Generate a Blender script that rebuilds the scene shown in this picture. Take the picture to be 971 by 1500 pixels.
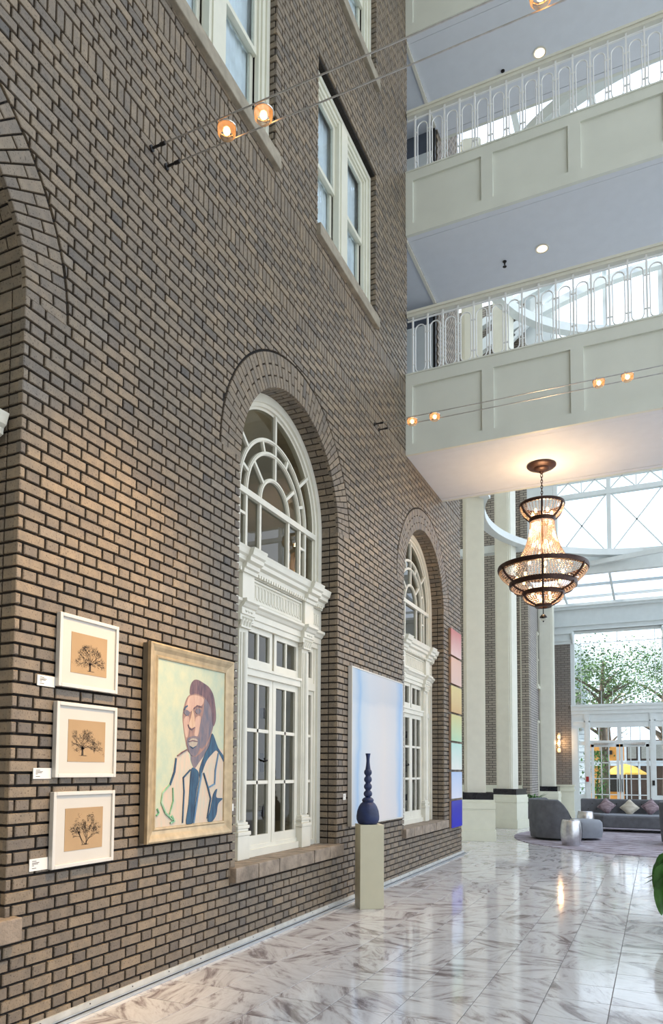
import bpy, math, random
from mathutils import Matrix, Vector
from math import sin, cos, pi, radians as R, sqrt

random.seed(7)
for o in list(bpy.data.objects): bpy.data.objects.remove(o)
scene = bpy.context.scene
COL = scene.collection

# ------------------------------------------------------------------ camera
FPX, PX, PY, W, H = 1042.2, 485.5, 1063.6, 971.0, 1500.0
CAM = Vector((3.1267, -2.7408, 1.4381))
yaw, pit, rol = 0.42756, 0.06249, 0.00598
F0 = Vector((-sin(yaw), cos(yaw), 0)); R0 = Vector((cos(yaw), sin(yaw), 0)); U0 = Vector((0, 0, 1))
F1 = cos(pit)*F0 + sin(pit)*U0; U1 = -sin(pit)*F0 + cos(pit)*U0
R2 = cos(rol)*R0 + sin(rol)*U1; U2 = -sin(rol)*R0 + cos(rol)*U1
cd = bpy.data.cameras.new('camera'); cam = bpy.data.objects.new('camera', cd); COL.objects.link(cam)
m = Matrix.Identity(4)
for i in range(3):
    m[i][0], m[i][1], m[i][2], m[i][3] = R2[i], U2[i], -F1[i], CAM[i]
cam.matrix_world = m
cd.sensor_fit = 'HORIZONTAL'; cd.sensor_width = 36.0; cd.lens = FPX*36/W
cd.shift_x = 0.0; cd.shift_y = (PY - H/2)/W
cd.clip_start = .05; cd.clip_end = 300
scene.camera = cam
def to_px(p):
    q = Vector(p) - CAM; d = q.dot(F1)
    return (PX + FPX*q.dot(R2)/d, PY - FPX*q.dot(U2)/d, d)

# ------------------------------------------------------------------ world, exposure
wd = bpy.data.worlds.new('sky'); scene.world = wd; wd.use_nodes = True
bg = wd.node_tree.nodes['Background']
bg.inputs[0].default_value = (0.80, 0.89, 1.0, 1); bg.inputs[1].default_value = 2.6
sun = bpy.data.lights.new('sun', 'SUN'); sun.energy = 9; sun.color = (1, .93, .82); sun.angle = R(.6)
so = bpy.data.objects.new('sun', sun); COL.objects.link(so); so.rotation_euler = Vector((.78, .10, -.62)).to_track_quat('-Z', 'Y').to_euler()
vs = scene.view_settings
vs.view_transform = 'Standard'; vs.look = 'None'; vs.gamma = 1; vs.use_curve_mapping = False
vs.exposure = -0.15

# ------------------------------------------------------------------ materials
MATS = {}
def nt(name):
    mt = bpy.data.materials.new(name); mt.use_nodes = True
    t = mt.node_tree; b = t.nodes['Principled BSDF']; MATS[name] = mt
    return mt, t, b
def N(t, kind, **kw):
    n = t.nodes.new(kind)
    for k, v in kw.items():
        if k.startswith('_'): setattr(n, k[1:], v)
        else: n.inputs[k].default_value = v
    return n
def ramp(t, stops):
    n = t.nodes.new('ShaderNodeValToRGB'); e = n.color_ramp.elements
    while len(e) < len(stops): e.new(0.5)
    for el, (p, c) in zip(e, stops): el.position = p; el.color = (*c, 1)
    return n
def mat(name, col, rough=.5, metal=0, var=.08, scale=6, bump=0, bscale=60, spec=.5, **kw):
    mt, t, b = nt(name)
    b.inputs['Roughness'].default_value = rough; b.inputs['Metallic'].default_value = metal
    b.inputs['Specular IOR Level'].default_value = spec
    tc = N(t, 'ShaderNodeTexCoord'); nz = N(t, 'ShaderNodeTexNoise', Scale=scale, Detail=4.0)
    t.links.new(tc.outputs['Object'], nz.inputs['Vector'])
    r = ramp(t, [(.3, tuple(max(0, c*(1-var)) for c in col)), (.7, tuple(min(1, c*(1+var)) for c in col))])
    t.links.new(nz.outputs['Fac'], r.inputs[0]); t.links.new(r.outputs[0], b.inputs['Base Color'])
    if bump:
        n2 = N(t, 'ShaderNodeTexNoise', Scale=bscale, Detail=3.0); t.links.new(tc.outputs['Object'], n2.inputs['Vector'])
        bp = N(t, 'ShaderNodeBump', Strength=bump, Distance=.01); t.links.new(n2.outputs['Fac'], bp.inputs['Height'])
        t.links.new(bp.outputs[0], b.inputs['Normal'])
    for k, v in kw.items(): b.inputs[k].default_value = v
    return mt
def emis(name, col, st):
    mt, t, b = nt(name)
    b.inputs['Base Color'].default_value = (*col, 1)
    b.inputs['Emission Color'].default_value = (*col, 1); b.inputs['Emission Strength'].default_value = st
    return mt
def glass(name, tint=(.93, .96, .97), rough=.0, refl=1.0):
    mt, t, b = nt(name); t.nodes.remove(b)
    tr = N(t, 'ShaderNodeBsdfTransparent'); tr.inputs[0].default_value = (*tint, 1)
    gl = N(t, 'ShaderNodeBsdfGlossy'); gl.inputs['Roughness'].default_value = rough
    fr = N(t, 'ShaderNodeFresnel', IOR=1.5); mu = N(t, 'ShaderNodeMath', _operation='MULTIPLY'); mu.inputs[1].default_value = refl
    mx = N(t, 'ShaderNodeMixShader'); out = t.nodes['Material Output']
    ge = N(t, 'ShaderNodeNewGeometry'); iv = N(t, 'ShaderNodeMath', _operation='SUBTRACT'); iv.inputs[0].default_value = 1.0
    m2 = N(t, 'ShaderNodeMath', _operation='MULTIPLY'); m2.use_clamp = True
    t.links.new(ge.outputs['Backfacing'], iv.inputs[1]); t.links.new(iv.outputs[0], m2.inputs[1])
    t.links.new(fr.outputs[0], mu.inputs[0]); t.links.new(mu.outputs[0], m2.inputs[0]); t.links.new(m2.outputs[0], mx.inputs[0])
    t.links.new(tr.outputs[0], mx.inputs[1]); t.links.new(gl.outputs[0], mx.inputs[2]); t.links.new(mx.outputs[0], out.inputs[0])
    return mt

def brick_material():
    mt, t, b = nt('brick'); L = t.links.new
    at = N(t, 'ShaderNodeAttribute', _attribute_name='seed')
    r = ramp(t, [(0, (.105, .092, .080)), (.25, (.165, .136, .106)), (.5, (.215, .172, .125)), (.75, (.26, .202, .138)), (1, (.225, .195, .162))])
    L(at.outputs['Fac'], r.inputs[0])
    g = N(t, 'ShaderNodeNewGeometry')
    n1 = N(t, 'ShaderNodeTexNoise', Scale=90.0, Detail=2.0); L(g.outputs['Position'], n1.inputs['Vector'])
    sp = ramp(t, [(.28, (.35, .3, .27)), (.42, (1, 1, 1))]); L(n1.outputs['Fac'], sp.inputs[0])
    n2 = N(t, 'ShaderNodeTexNoise', Scale=14.0, Detail=5.0); L(g.outputs['Position'], n2.inputs['Vector'])
    s2 = ramp(t, [(.3, (.78, .78, .8)), (.7, (1.15, 1.12, 1.08))]); L(n2.outputs['Fac'], s2.inputs[0])
    m1 = N(t, 'ShaderNodeMixRGB', _blend_type='MULTIPLY', Fac=1.0); L(r.outputs[0], m1.inputs[1]); L(sp.outputs[0], m1.inputs[2])
    m2 = N(t, 'ShaderNodeMixRGB', _blend_type='MULTIPLY', Fac=1.0); L(m1.outputs[0], m2.inputs[1]); L(s2.outputs[0], m2.inputs[2])
    L(m2.outputs[0], b.inputs['Base Color']); b.inputs['Roughness'].default_value = .5
    bp = N(t, 'ShaderNodeBump', Strength=.35, Distance=.004); L(n1.outputs['Fac'], bp.inputs['Height']); L(bp.outputs[0], b.inputs['Normal'])
    return mt
def tile_material():
    mt, t, b = nt('marble_tile'); L = t.links.new
    at = N(t, 'ShaderNodeAttribute', _attribute_name='seed')
    g = N(t, 'ShaderNodeNewGeometry')
    off = N(t, 'ShaderNodeMath', _operation='MULTIPLY'); off.inputs[1].default_value = 57.0; L(at.outputs['Fac'], off.inputs[0])
    ad = N(t, 'ShaderNodeVectorMath', _operation='ADD'); L(g.outputs['Position'], ad.inputs[0]); L(off.outputs[0], ad.inputs[1])
    an = N(t, 'ShaderNodeMath', _operation='MULTIPLY'); an.inputs[1].default_value = 17.0; L(at.outputs['Fac'], an.inputs[0])
    ro = N(t, 'ShaderNodeVectorRotate'); ro.rotation_type = 'Z_AXIS'; L(ad.outputs[0], ro.inputs['Vector']); L(an.outputs[0], ro.inputs['Angle'])
    mp = N(t, 'ShaderNodeMapping'); mp.inputs['Scale'].default_value = (1.3, 4.6, 1.0); L(ro.outputs[0], mp.inputs['Vector'])
    n1 = N(t, 'ShaderNodeTexNoise', Scale=1.5, Detail=10.0, Roughness=.68, Distortion=.7); L(mp.outputs[0], n1.inputs['Vector'])
    r1 = ramp(t, [(.35, (.23, .195, .20)), (.42, (.42, .38, .385)), (.475, (.62, .595, .605)), (.56, (.72, .71, .72)), (.62, (.66, .64, .65)), (.67, (.46, .42, .425))])
    L(n1.outputs['Fac'], r1.inputs[0])
    L(r1.outputs[0], b.inputs['Base Color'])
    b.inputs['Roughness'].default_value = .085; b.inputs['Specular IOR Level'].default_value = .9
    n3 = N(t, 'ShaderNodeTexNoise', Scale=5.0, Detail=2.0); L(g.outputs['Position'], n3.inputs['Vector'])
    bp = N(t, 'ShaderNodeBump', Strength=.08, Distance=.01); L(n3.outputs['Fac'], bp.inputs['Height']); L(bp.outputs[0], b.inputs['Normal'])
    return mt
def far_brick_material(name, axes, cols, mortar):
    # brickwork too distant to pick apart; axes picks the two wall axes
    mt, t, b = nt(name); L = t.links.new
    g = N(t, 'ShaderNodeNewGeometry'); s = N(t, 'ShaderNodeSeparateXYZ'); c = N(t, 'ShaderNodeCombineXYZ')
    L(g.outputs['Position'], s.inputs[0]); L(s.outputs[axes[0]], c.inputs[0]); L(s.outputs[axes[1]], c.inputs[1])
    br = N(t, 'ShaderNodeTexBrick', Scale=1.0); L(c.outputs[0], br.inputs['Vector'])
    br.inputs['Color1'].default_value = (*cols[0], 1); br.inputs['Color2'].default_value = (*cols[1], 1); br.inputs['Mortar'].default_value = (*mortar, 1)
    br.inputs['Brick Width'].default_value = .215; br.inputs['Row Height'].default_value = .07; br.inputs['Mortar Size'].default_value = .008
    L(br.outputs['Color'], b.inputs['Base Color']); b.inputs['Roughness'].default_value = .7
    bp = N(t, 'ShaderNodeBump', Strength=.6, Distance=.01, _invert=True); L(br.outputs['Fac'], bp.inputs['Height']); L(bp.outputs[0], b.inputs['Normal'])
    return mt
def rug_material():
    mt, t, b = nt('rug'); L = t.links.new
    g = N(t, 'ShaderNodeNewGeometry'); mp = N(t, 'ShaderNodeMapping'); mp.inputs['Scale'].default_value = (1.2, 5.5, 1); L(g.outputs['Position'], mp.inputs['Vector'])
    n = N(t, 'ShaderNodeTexNoise', Scale=2.0, Detail=8.0, Roughness=.7, Distortion=.6); L(mp.outputs[0], n.inputs['Vector'])
    r = ramp(t, [(.34, (.10, .075, .075)), (.44, (.26, .22, .25)), (.55, (.42, .39, .45)), (.68, (.62, .60, .67))]); L(n.outputs['Fac'], r.inputs[0])
    L(r.outputs[0], b.inputs['Base Color']); b.inputs['Roughness'].default_value = .95; b.inputs['Specular IOR Level'].default_value = .1
    return mt
def abstract_material():
    # pale wash painting: object coordinates, y across the canvas, z up
    mt, t, b = nt('wash_painting'); L = t.links.new
    tc = N(t, 'ShaderNodeTexCoord'); s = N(t, 'ShaderNodeSeparateXYZ')
    nz = N(t, 'ShaderNodeTexNoise', Scale=1.6, Detail=4.0); L(tc.outputs['Object'], nz.inputs['Vector'])
    ad = N(t, 'ShaderNodeMixRGB', _blend_type='ADD', Fac=.28); L(tc.outputs['Object'], ad.inputs[1]); L(nz.outputs['Color'], ad.inputs[2])
    L(ad.outputs[0], s.inputs[0])
    ry = ramp(t, [(.06, (.50, .56, .62)), (.13, (.30, .45, .64)), (.17, (.46, .55, .64)), (.30, (.58, .60, .63)), (.55, (.68, .63, .60)), (.76, (.62, .61, .62)), (.85, (.34, .49, .68)), (.91, (.55, .60, .65))])
    sc = N(t, 'ShaderNodeMapRange'); sc.inputs['From Max'].default_value = 2.05; sc.inputs['From Min'].default_value = .1; L(s.outputs['Y'], sc.inputs['Value'])
    L(sc.outputs[0], ry.inputs[0])
    rz = ramp(t, [(.0, (1.0, .98, .98)), (.55, (1, 1, 1)), (.74, (.93, .95, .98)), (.78, (.80, .86, .93)), (1, (.86, .90, .95))])
    sz = N(t, 'ShaderNodeMapRange'); sz.inputs['From Max'].default_value = 2.0; sz.inputs['From Min'].default_value = .05; L(s.outputs['Z'], sz.inputs['Value'])
    L(sz.outputs[0], rz.inputs[0])
    mu = N(t, 'ShaderNodeMixRGB', _blend_type='MULTIPLY', Fac=1.0); L(ry.outputs[0], mu.inputs[1]); L(rz.outputs[0], mu.inputs[2])
    L(mu.outputs[0], b.inputs['Base Color']); b.inputs['Roughness'].default_value = .5
    return mt
def gradient_material(name, top, bot, h):
    mt, t, b = nt(name); L = t.links.new
    tc = N(t, 'ShaderNodeTexCoord'); s = N(t, 'ShaderNodeSeparateXYZ'); nz = N(t, 'ShaderNodeTexNoise', Scale=4.0)
    L(tc.outputs['Object'], s.inputs[0]); L(tc.outputs['Object'], nz.inputs['Vector'])
    mr = N(t, 'ShaderNodeMapRange'); mr.inputs['From Max'].default_value = h; L(s.outputs['Z'], mr.inputs['Value'])
    ad = N(t, 'ShaderNodeMath', _operation='MULTIPLY_ADD'); ad.inputs[1].default_value = .35; L(nz.outputs['Fac'], ad.inputs[0]); L(mr.outputs[0], ad.inputs[2])
    sb = N(t, 'ShaderNodeMath', _operation='SUBTRACT'); sb.inputs[1].default_value = .17; L(ad.outputs[0], sb.inputs[0])
    r = ramp(t, [(0, bot), (1, top)]); L(sb.outputs[0], r.inputs[0]); L(r.outputs[0], b.inputs['Base Color']); b.inputs['Roughness'].default_value = .3
    return mt
def paint_material(name, c1, c2, sc=(3, 14)):
    mt, t, b = nt(name); L = t.links.new
    tc = N(t, 'ShaderNodeTexCoord'); mp = N(t, 'ShaderNodeMapping'); mp.inputs['Scale'].default_value = (1, sc[1], sc[0]); mp.inputs['Rotation'].default_value = (.4, 0, 0)
    L(tc.outputs['Object'], mp.inputs[0]); nz = N(t, 'ShaderNodeTexNoise', Scale=2.2, Detail=6.0, Roughness=.65); L(mp.outputs[0], nz.inputs['Vector'])
    r = ramp(t, [(.36, c1), (.64, c2)]); L(nz.outputs['Fac'], r.inputs[0]); L(r.outputs[0], b.inputs['Base Color']); b.inputs['Roughness'].default_value = .55
    bp = N(t, 'ShaderNodeBump', Strength=.4, Distance=.004); L(nz.outputs['Fac'], bp.inputs['Height']); L(bp.outputs[0], b.inputs['Normal'])
    return mt
def crystal_material():
    mt, t, b = nt('crystal'); L = t.links.new; t.nodes.remove(b)
    tr = N(t, 'ShaderNodeBsdfTranslucent'); tr.inputs[0].default_value = (.80, .66, .50, 1)
    gl = N(t, 'ShaderNodeBsdfGlossy', Roughness=.12); gl.inputs[0].default_value = (1, .95, .88, 1)
    df = N(t, 'ShaderNodeBsdfDiffuse'); df.inputs[0].default_value = (.62, .50, .40, 1)
    m1 = N(t, 'ShaderNodeMixShader', Fac=.35); L(tr.outputs[0], m1.inputs[1]); L(df.outputs[0], m1.inputs[2])
    m2 = N(t, 'ShaderNodeMixShader', Fac=.3); L(m1.outputs[0], m2.inputs[1]); L(gl.outputs[0], m2.inputs[2])
    L(m2.outputs[0], t.nodes['Material Output'].inputs[0])
    return mt

BRICK = brick_material(); TILE = tile_material(); RUG = rug_material(); CRYSTAL = crystal_material()
MORTAR = mat('mortar', (.014, .010, .008), .9, bump=.5)
GROUT = mat('grout', (.17, .16, .155), .7)
SILLM = mat('sill_stone', (.27, .215, .165), .75, var=.35, scale=9, bump=.5)
CONC = mat('cast_sill', (.33, .29, .225), .8, var=.2, scale=10, bump=.3)
WHITE = mat('white_paint', (.74, .71, .61), .35, var=.04)
CREAM = mat('cream_paint', (.72, .71, .60), .4, var=.03)
FASC = mat('fascia_paint', (.70, .72, .645), .5, var=.035, scale=2.5)
SOFFIT = mat('soffit_paint', (.70, .73, .78), .6, var=.02)
COLM = mat('column_paint', (.74, .73, .63), .45, var=.03)
COLB = mat('column_base_paint', (.76, .77, .64), .35, var=.03)
BLACKST = mat('black_granite', (.012, .012, .018), .12, var=.3)
ENDW = mat('pale_blue_white_paint', (.70, .745, .745), .45, var=.03)
STEEL = mat('brushed_steel', (.62, .62, .63), .32, 1, var=.12, scale=20)
CHROME = mat('chrome', (.7, .7, .7), .12, 1, var=.02)
DARKM = mat('dark_metal', (.03, .028, .028), .4, .6)
BRONZE = mat('aged_bronze', (.045, .02, .014), .45, .5, var=.3, scale=25)
RAILW = mat('railing_paint', (.80, .81, .80), .3, var=.02)
RAILTOP = mat('handrail_paint', (.70, .69, .60), .3, var=.03)
PANE = glass('clear_glass'); DARKPANE = glass('window_glass', (.72, .74, .72), .0, 1.1); LAMPG = glass('lamp_glass', (.9, .88, .85), .03, 1.4)
def amber_material():
    mt, t, b = nt('amber_glass'); t.nodes.remove(b)
    tr = N(t, 'ShaderNodeBsdfTransparent'); tr.inputs[0].default_value = (1, .9, .8, 1)
    tl = N(t, 'ShaderNodeBsdfTranslucent'); tl.inputs[0].default_value = (1, .6, .3, 1)
    mx = N(t, 'ShaderNodeMixShader', Fac=.45); t.links.new(tr.outputs[0], mx.inputs[1]); t.links.new(tl.outputs[0], mx.inputs[2]); t.links.new(mx.outputs[0], t.nodes['Material Output'].inputs[0])
    return mt
AMBERG = amber_material()
ROOFG = glass('roof_glass', (.95, .97, 1), 0, .25)
ROOMW = mat('room_plaster', (.62, .57, .46), .8)
CURT = mat('sheer_curtain', (.74, .79, .84), .9, var=.12, scale=5)
STRIP = mat('base_strip_paint', (.50, .49, .46), .5, var=.12, scale=12)
ALU = mat('channel_aluminium', (.62, .66, .70), .28, .7)
GAPSHADE = mat('slate_blue_paint', (.10, .12, .16), .6)  # shade of the corridor gap put into the colour
BLACKG = mat('black_rubber', (.01, .01, .012), .6)
PEDM = mat('plinth_paint', (.58, .54, .39), .45, var=.03)
VASEM = mat('blue_glaze', (.012, .024, .085), .5, var=.3, scale=12, bump=.2)
PAPER = mat('card_paper', (.82, .80, .76), .7, var=.02); INK = mat('ink', (.045, .03, .02), .7)
MATB = mat('mat_board', (.62, .58, .52), .8, var=.015); FRAMEW = mat('white_frame', (.66, .63, .58), .35, var=.02)
KRAFT = mat('kraft_paper', (.44, .29, .155), .8, var=.07, scale=4)
GOLDF = mat('champagne_frame', (.46, .35, .21), .35, .25, var=.18, scale=14)
GOLDS = mat('frame_side', (.17, .14, .10), .5, var=.2)
CANV = paint_material('canvas_wash', (.40, .48, .38), (.52, .53, .37), (3, 4))
WOODSIDE = mat('panel_wood', (.36, .23, .15), .6, var=.15)
GREYF = mat('grey_upholstery', (.115, .12, .135), .8, var=.18, scale=8, bump=.2)
GREYT = mat('sofa_seat_fabric', (.24, .26, .30), .7, var=.1)
LEAFM = mat('leaf_green', (.05, .16, .025), .35, var=.5, scale=9); LEAFY = mat('leaf_lime', (.20, .32, .05), .35, var=.4, scale=9)
TREEL = mat('tree_foliage', (.10, .19, .06), .6, var=.5, scale=2); BARK = mat('bark', (.14, .11, .085), .9, var=.3)
SIDING = mat('white_siding', (.62, .68, .75), .6); ORANGE = mat('orange_render', (.62, .27, .05), .7)
GRASS = mat('lawn_paving', (.40, .40, .36), .9, var=.25, scale=1)
BULB = emis('bulb', (1, .60, .25), 9); BULBC = emis('candle_bulb', (1, .60, .24), 9); DOWNL = emis('downlight_lens', (1, .72, .42), 3); SCON = emis('sconce_glass', (1, .55, .22), 3)
FARB = far_brick_material('shaded_brick', 'XZ', ((.27, .24, .20), (.36, .32, .26)), (.05, .04, .035))  # darker copy of the far brick, shade put into the colour
FARB2 = far_brick_material('side_lit_brick', 'YZ', ((.34, .32, .30), (.42, .39, .36)), (.05, .045, .05))  # lighter copy of the far brick, side light put into the colour

# ------------------------------------------------------------------ mesh helpers
def origin(o):
    v = Vector((0, 0, 0))
    while o is not None:
        v += o.location; o = o.parent
    return v
class MB:
    def __init__(s): s.v = []; s.f = []; s.mi = []; s.seed = []
    def add(s, vs, fs, mi=0, seed=0.0):
        n = len(s.v); s.v += [tuple(p) for p in vs]
        for f in fs: s.f.append([i+n for i in f]); s.mi.append(mi); s.seed.append(seed)
        return s
    def box(s, x0, x1, y0, y1, z0, z1, mi=0, seed=0.0):
        vs = [(x0,y0,z0),(x1,y0,z0),(x1,y1,z0),(x0,y1,z0),(x0,y0,z1),(x1,y0,z1),(x1,y1,z1),(x0,y1,z1)]
        return s.add(vs, [(0,3,2,1),(4,5,6,7),(0,1,5,4),(1,2,6,5),(2,3,7,6),(3,0,4,7)], mi, seed)
    def slab(s, front, n, depth, bev=.004, seed=0.0, mi=0):
        # a brick: front polygon (4 pts, CCW seen from outside), outward normal n, depth, chamfered front edges
        n = Vector(n); P = [Vector(p) for p in front]; c = sum(P, Vector())/len(P); k = len(P)
        inn = []
        for p in P:
            d = c - p; l = d.length
            inn.append(p + d*min(.35, bev*1.5/max(l, 1e-6)))
        mid = [p - n*bev for p in P]; back = [p - n*depth for p in P]
        vs = inn + mid + back
        fs = [tuple(range(k))]
        for i in range(k):
            j = (i+1) % k
            fs.append((k+i, k+j, j, i)); fs.append((2*k+i, 2*k+j, k+j, k+i))
        return s.add(vs, fs, mi, seed)
    def bar(s, a, b, w, h=None, up=(0,0,1), mi=0):
        a = Vector(a); b = Vector(b); h = h or w; d = (b-a).normalized(); u = Vector(up)
        if abs(d.dot(u)) > .99: u = Vector((1,0,0))
        r = d.cross(u).normalized(); u = r.cross(d)
        vs = []
        for p in (a, b):
            for sx, sz in ((-1,-1),(1,-1),(1,1),(-1,1)): vs.append(p + r*(sx*w/2) + u*(sz*h/2))
        return s.add(vs, [(0,1,2,3),(7,6,5,4),(0,4,5,1),(1,5,6,2),(2,6,7,3),(3,7,4,0)], mi)
    def tube(s, pts, r, n=8, closed=False, mi=0, caps=True):
        P = [Vector(p) for p in pts]; k = len(P); vs = []; fs = []
        rr = r if isinstance(r, (list, tuple)) else [r]*k
        ref = None
        for i in range(k):
            if closed: d = P[(i+1)%k] - P[i-1]
            else: d = P[min(i+1,k-1)] - P[max(i-1,0)]
            d.normalize()
            if ref is None:
                ref = Vector((0,0,1)) if abs(d.z) < .9 else Vector((1,0,0))
            a = d.cross(ref)
            if a.length < 1e-4: a = d.cross(Vector((0,1,0)))
            a.normalize(); b = a.cross(d); ref = b
            for j in range(n):
                t = 2*pi*j/n; vs.append(P[i] + a*(rr[i]*cos(t)) + b*(rr[i]*sin(t)))
        for i in range(k if closed else k-1):
            for j in range(n):
                i2 = (i+1) % k; fs.append((i*n+j, i*n+(j+1)%n, i2*n+(j+1)%n, i2*n+j))
        if not closed and caps: fs += [tuple(range(n))[::-1], tuple((k-1)*n+j for j in range(n))]
        return s.add(vs, fs, mi)
    def lathe(s, c, prof, n=24, mi=0, a0=0, a1=2*pi, close=True):
        # prof: list of (r, z)
        full = abs(a1-a0-2*pi) < 1e-6; k = n if full else n+1; vs = []; fs = []
        for r, z in prof:
            for j in range(k):
                t = a0 + (a1-a0)*j/n; vs.append((c[0]+r*cos(t), c[1]+r*sin(t), c[2]+z))
        for i in range(len(prof)-1):
            for j in range(n):
                j2 = (j+1) % k; fs.append((i*k+j, i*k+j2, (i+1)*k+j2, (i+1)*k+j))
        if full and close:
            if prof[0][0] > 1e-5: fs.append(tuple(range(k))[::-1])
            if prof[-1][0] > 1e-5: fs.append(tuple((len(prof)-1)*k+j for j in range(k)))
        return s.add(vs, fs, mi)
    def prism(s, poly, x0, x1, axis=0, mi=0):
        # extrude a 2D polygon along an axis; poly in the two other axes (in order)
        def P(a, q):
            if axis == 0: return (a, q[0], q[1])
            if axis == 1: return (q[0], a, q[1])
            return (q[0], q[1], a)
        k = len(poly); vs = [P(x0, q) for q in poly] + [P(x1, q) for q in poly]
        fs = [tuple(range(k))[::-1], tuple(range(k, 2*k))] + [(i, (i+1)%k, k+(i+1)%k, k+i) for i in range(k)]
        return s.add(vs, fs, mi)
    def arc(s, yc, zc, r0, r1, a0, a1, x0, x1, n=24, mi=0):
        # curved bar in the YZ plane, from x0 to x1
        vs = []; fs = []
        for i in range(n+1):
            t = a0 + (a1-a0)*i/n
            for r in (r0, r1):
                for x in (x0, x1): vs.append((x, yc + r*cos(t), zc + r*sin(t)))
        for i in range(n):
            a = i*4; b = a+4
            fs += [(a, a+1, b+1, b), (a+2, b+2, b+3, a+3), (a, b, b+2, a+2), (a+1, a+3, b+3, b+1)]
        fs += [(0, 2, 3, 1), (n*4, n*4+1, n*4+3, n*4+2)]
        return s.add(vs, fs, mi)
    def sphere(s, c, r, n=10, k=6, sz=1.0, mi=0):
        return s.lathe(c, [(max(r*sin(pi*i/k), 1e-6), -r*sz*cos(pi*i/k)) for i in range(k+1)], n, mi, close=False)
    def mesh(s, name, mats, off=(0,0,0), smooth=False, fix=True):
        me = bpy.data.meshes.new(name); off = Vector(off)
        me.from_pydata([tuple(Vector(p)-off) for p in s.v], [], s.f)
        for mm in (mats if isinstance(mats, (list, tuple)) else [mats]): me.materials.append(mm)
        me.polygons.foreach_set('material_index', s.mi)
        if any(s.seed):
            a = me.attributes.new('seed', 'FLOAT', 'FACE'); a.data.foreach_set('value', s.seed)
        if smooth: me.polygons.foreach_set('use_smooth', [True]*len(me.polygons))
        if fix:
            import bmesh
            bm = bmesh.new(); bm.from_mesh(me); bmesh.ops.recalc_face_normals(bm, faces=bm.faces); bm.to_mesh(me); bm.free()
        me.update(); return me
    def build(s, name, mats, parent=None, smooth=False, fix=True, kind=None):
        off = origin(parent) if parent else Vector((0,0,0))
        if parent is None and s.v:          # origin of a one-mesh thing at its base centre
            xs, ys, zs = zip(*s.v); off = Vector(((min(xs)+max(xs))/2, (min(ys)+max(ys))/2, min(zs)))
        ob = bpy.data.objects.new(name, s.mesh(name, mats, off, smooth, fix)); COL.objects.link(ob)
        if parent: ob.parent = parent
        else: ob.location = off
        if kind: ob['kind'] = kind
        return ob
def smooth_edges(ob, ang=40):
    me = ob.data; me.polygons.foreach_set('use_smooth', [True]*len(me.polygons))
    me.set_sharp_from_angle(angle=R(ang)); return ob
def bevel(ob, w=.01, seg=2):
    md = ob.modifiers.new('bevel', 'BEVEL'); md.width = w; md.segments = seg; md.limit_method = 'ANGLE'; return ob
def inst(me, name, parent, loc):
    ob = bpy.data.objects.new(name, me); COL.objects.link(ob); ob.parent = parent; ob.location = loc; return ob
def thing(name, label, cat, loc=(0,0,0), group=None, kind=None, rz=0):
    e = bpy.data.objects.new(name, None); COL.objects.link(e); e.location = loc; e.empty_display_size = .1
    e['label'] = label; e['category'] = cat
    if group: e['group'] = group
    if kind: e['kind'] = kind
    return e
def tag(o, label, cat, group=None, kind=None):
    o['label'] = label; o['category'] = cat
    if group: o['group'] = group
    if kind: o['kind'] = kind
    return o
def copy_tree(o, parent=None):
    c = o.copy(); COL.objects.link(c); c.parent = parent
    for ch in o.children: copy_tree(ch, c)
    return c
def poly_area_px(pts):
    q = [to_px(p) for p in pts]
    if any(a[2] < .2 for a in q): return 0
    cx = sum(a[0] for a in q)/len(q); cy = sum(a[1] for a in q)/len(q)
    if not (-5 < cx < 976 and -5 < cy < 1505): return 0
    return abs(sum(q[i][0]*q[(i+1)%len(q)][1] - q[(i+1)%len(q)][0]*q[i][1] for i in range(len(q))))/2
def split_pieces(pieces, name, fieldname, mats, parent, limit=300, hidden=None):
    # pieces: list of (front polygon, normal, depth, bevel, seed); the largest in view become objects of their own
    sc = []
    for i, p in enumerate(pieces):
        a = 0 if (hidden and hidden(p[0])) else poly_area_px(p[0])
        sc.append((a, i))
    sc.sort(reverse=True); own = set(i for a, i in sc[:limit] if a > 0)
    rest = MB()
    for i, (fr, n, d, bv, sd) in enumerate(pieces):
        if i in own: MB().slab(fr, n, d, bv, sd).build(name, mats, parent, fix=False)
        else: rest.slab(fr, n, d, bv, sd)
    return rest.build(fieldname, mats, parent, fix=False, kind='stuff')

# ================================================================== THE LEFT BRICK WALL
PER, OW, RI, RO, ZS = 4.27, 2.02, 1.01, 1.315, 4.055        # window period, opening width, arch radii, spring line
ARCH = [(k*PER - OW, k*PER) for k in (-1, 0, 1, 2)]            # arched openings (y0, y1)
SILLZ = .655
UPW = [(1.075, 2.78), (3.70, 5.405)]
UPO = [(y0, y1, z0, z0+1.90) for z0 in (7.18, 10.39) for (y0, y1) in UPW]
UPO += [(-1.55, .155, z0, z0+1.90) for z0 in (7.18, 10.39)]
DOORO = [(6.66, 8.25, 7.05, 9.13), (6.66, 8.25, 10.08, 12.2)]
YMIN, YMAX, ZTOP, CH, Z00 = -4.3, 9.69, 13.3, .07, .016
wall = thing('wall_left', 'tall brown brick wall with arched windows along the left of the atrium', 'wall', (0, 0, 0), kind='structure')

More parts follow.
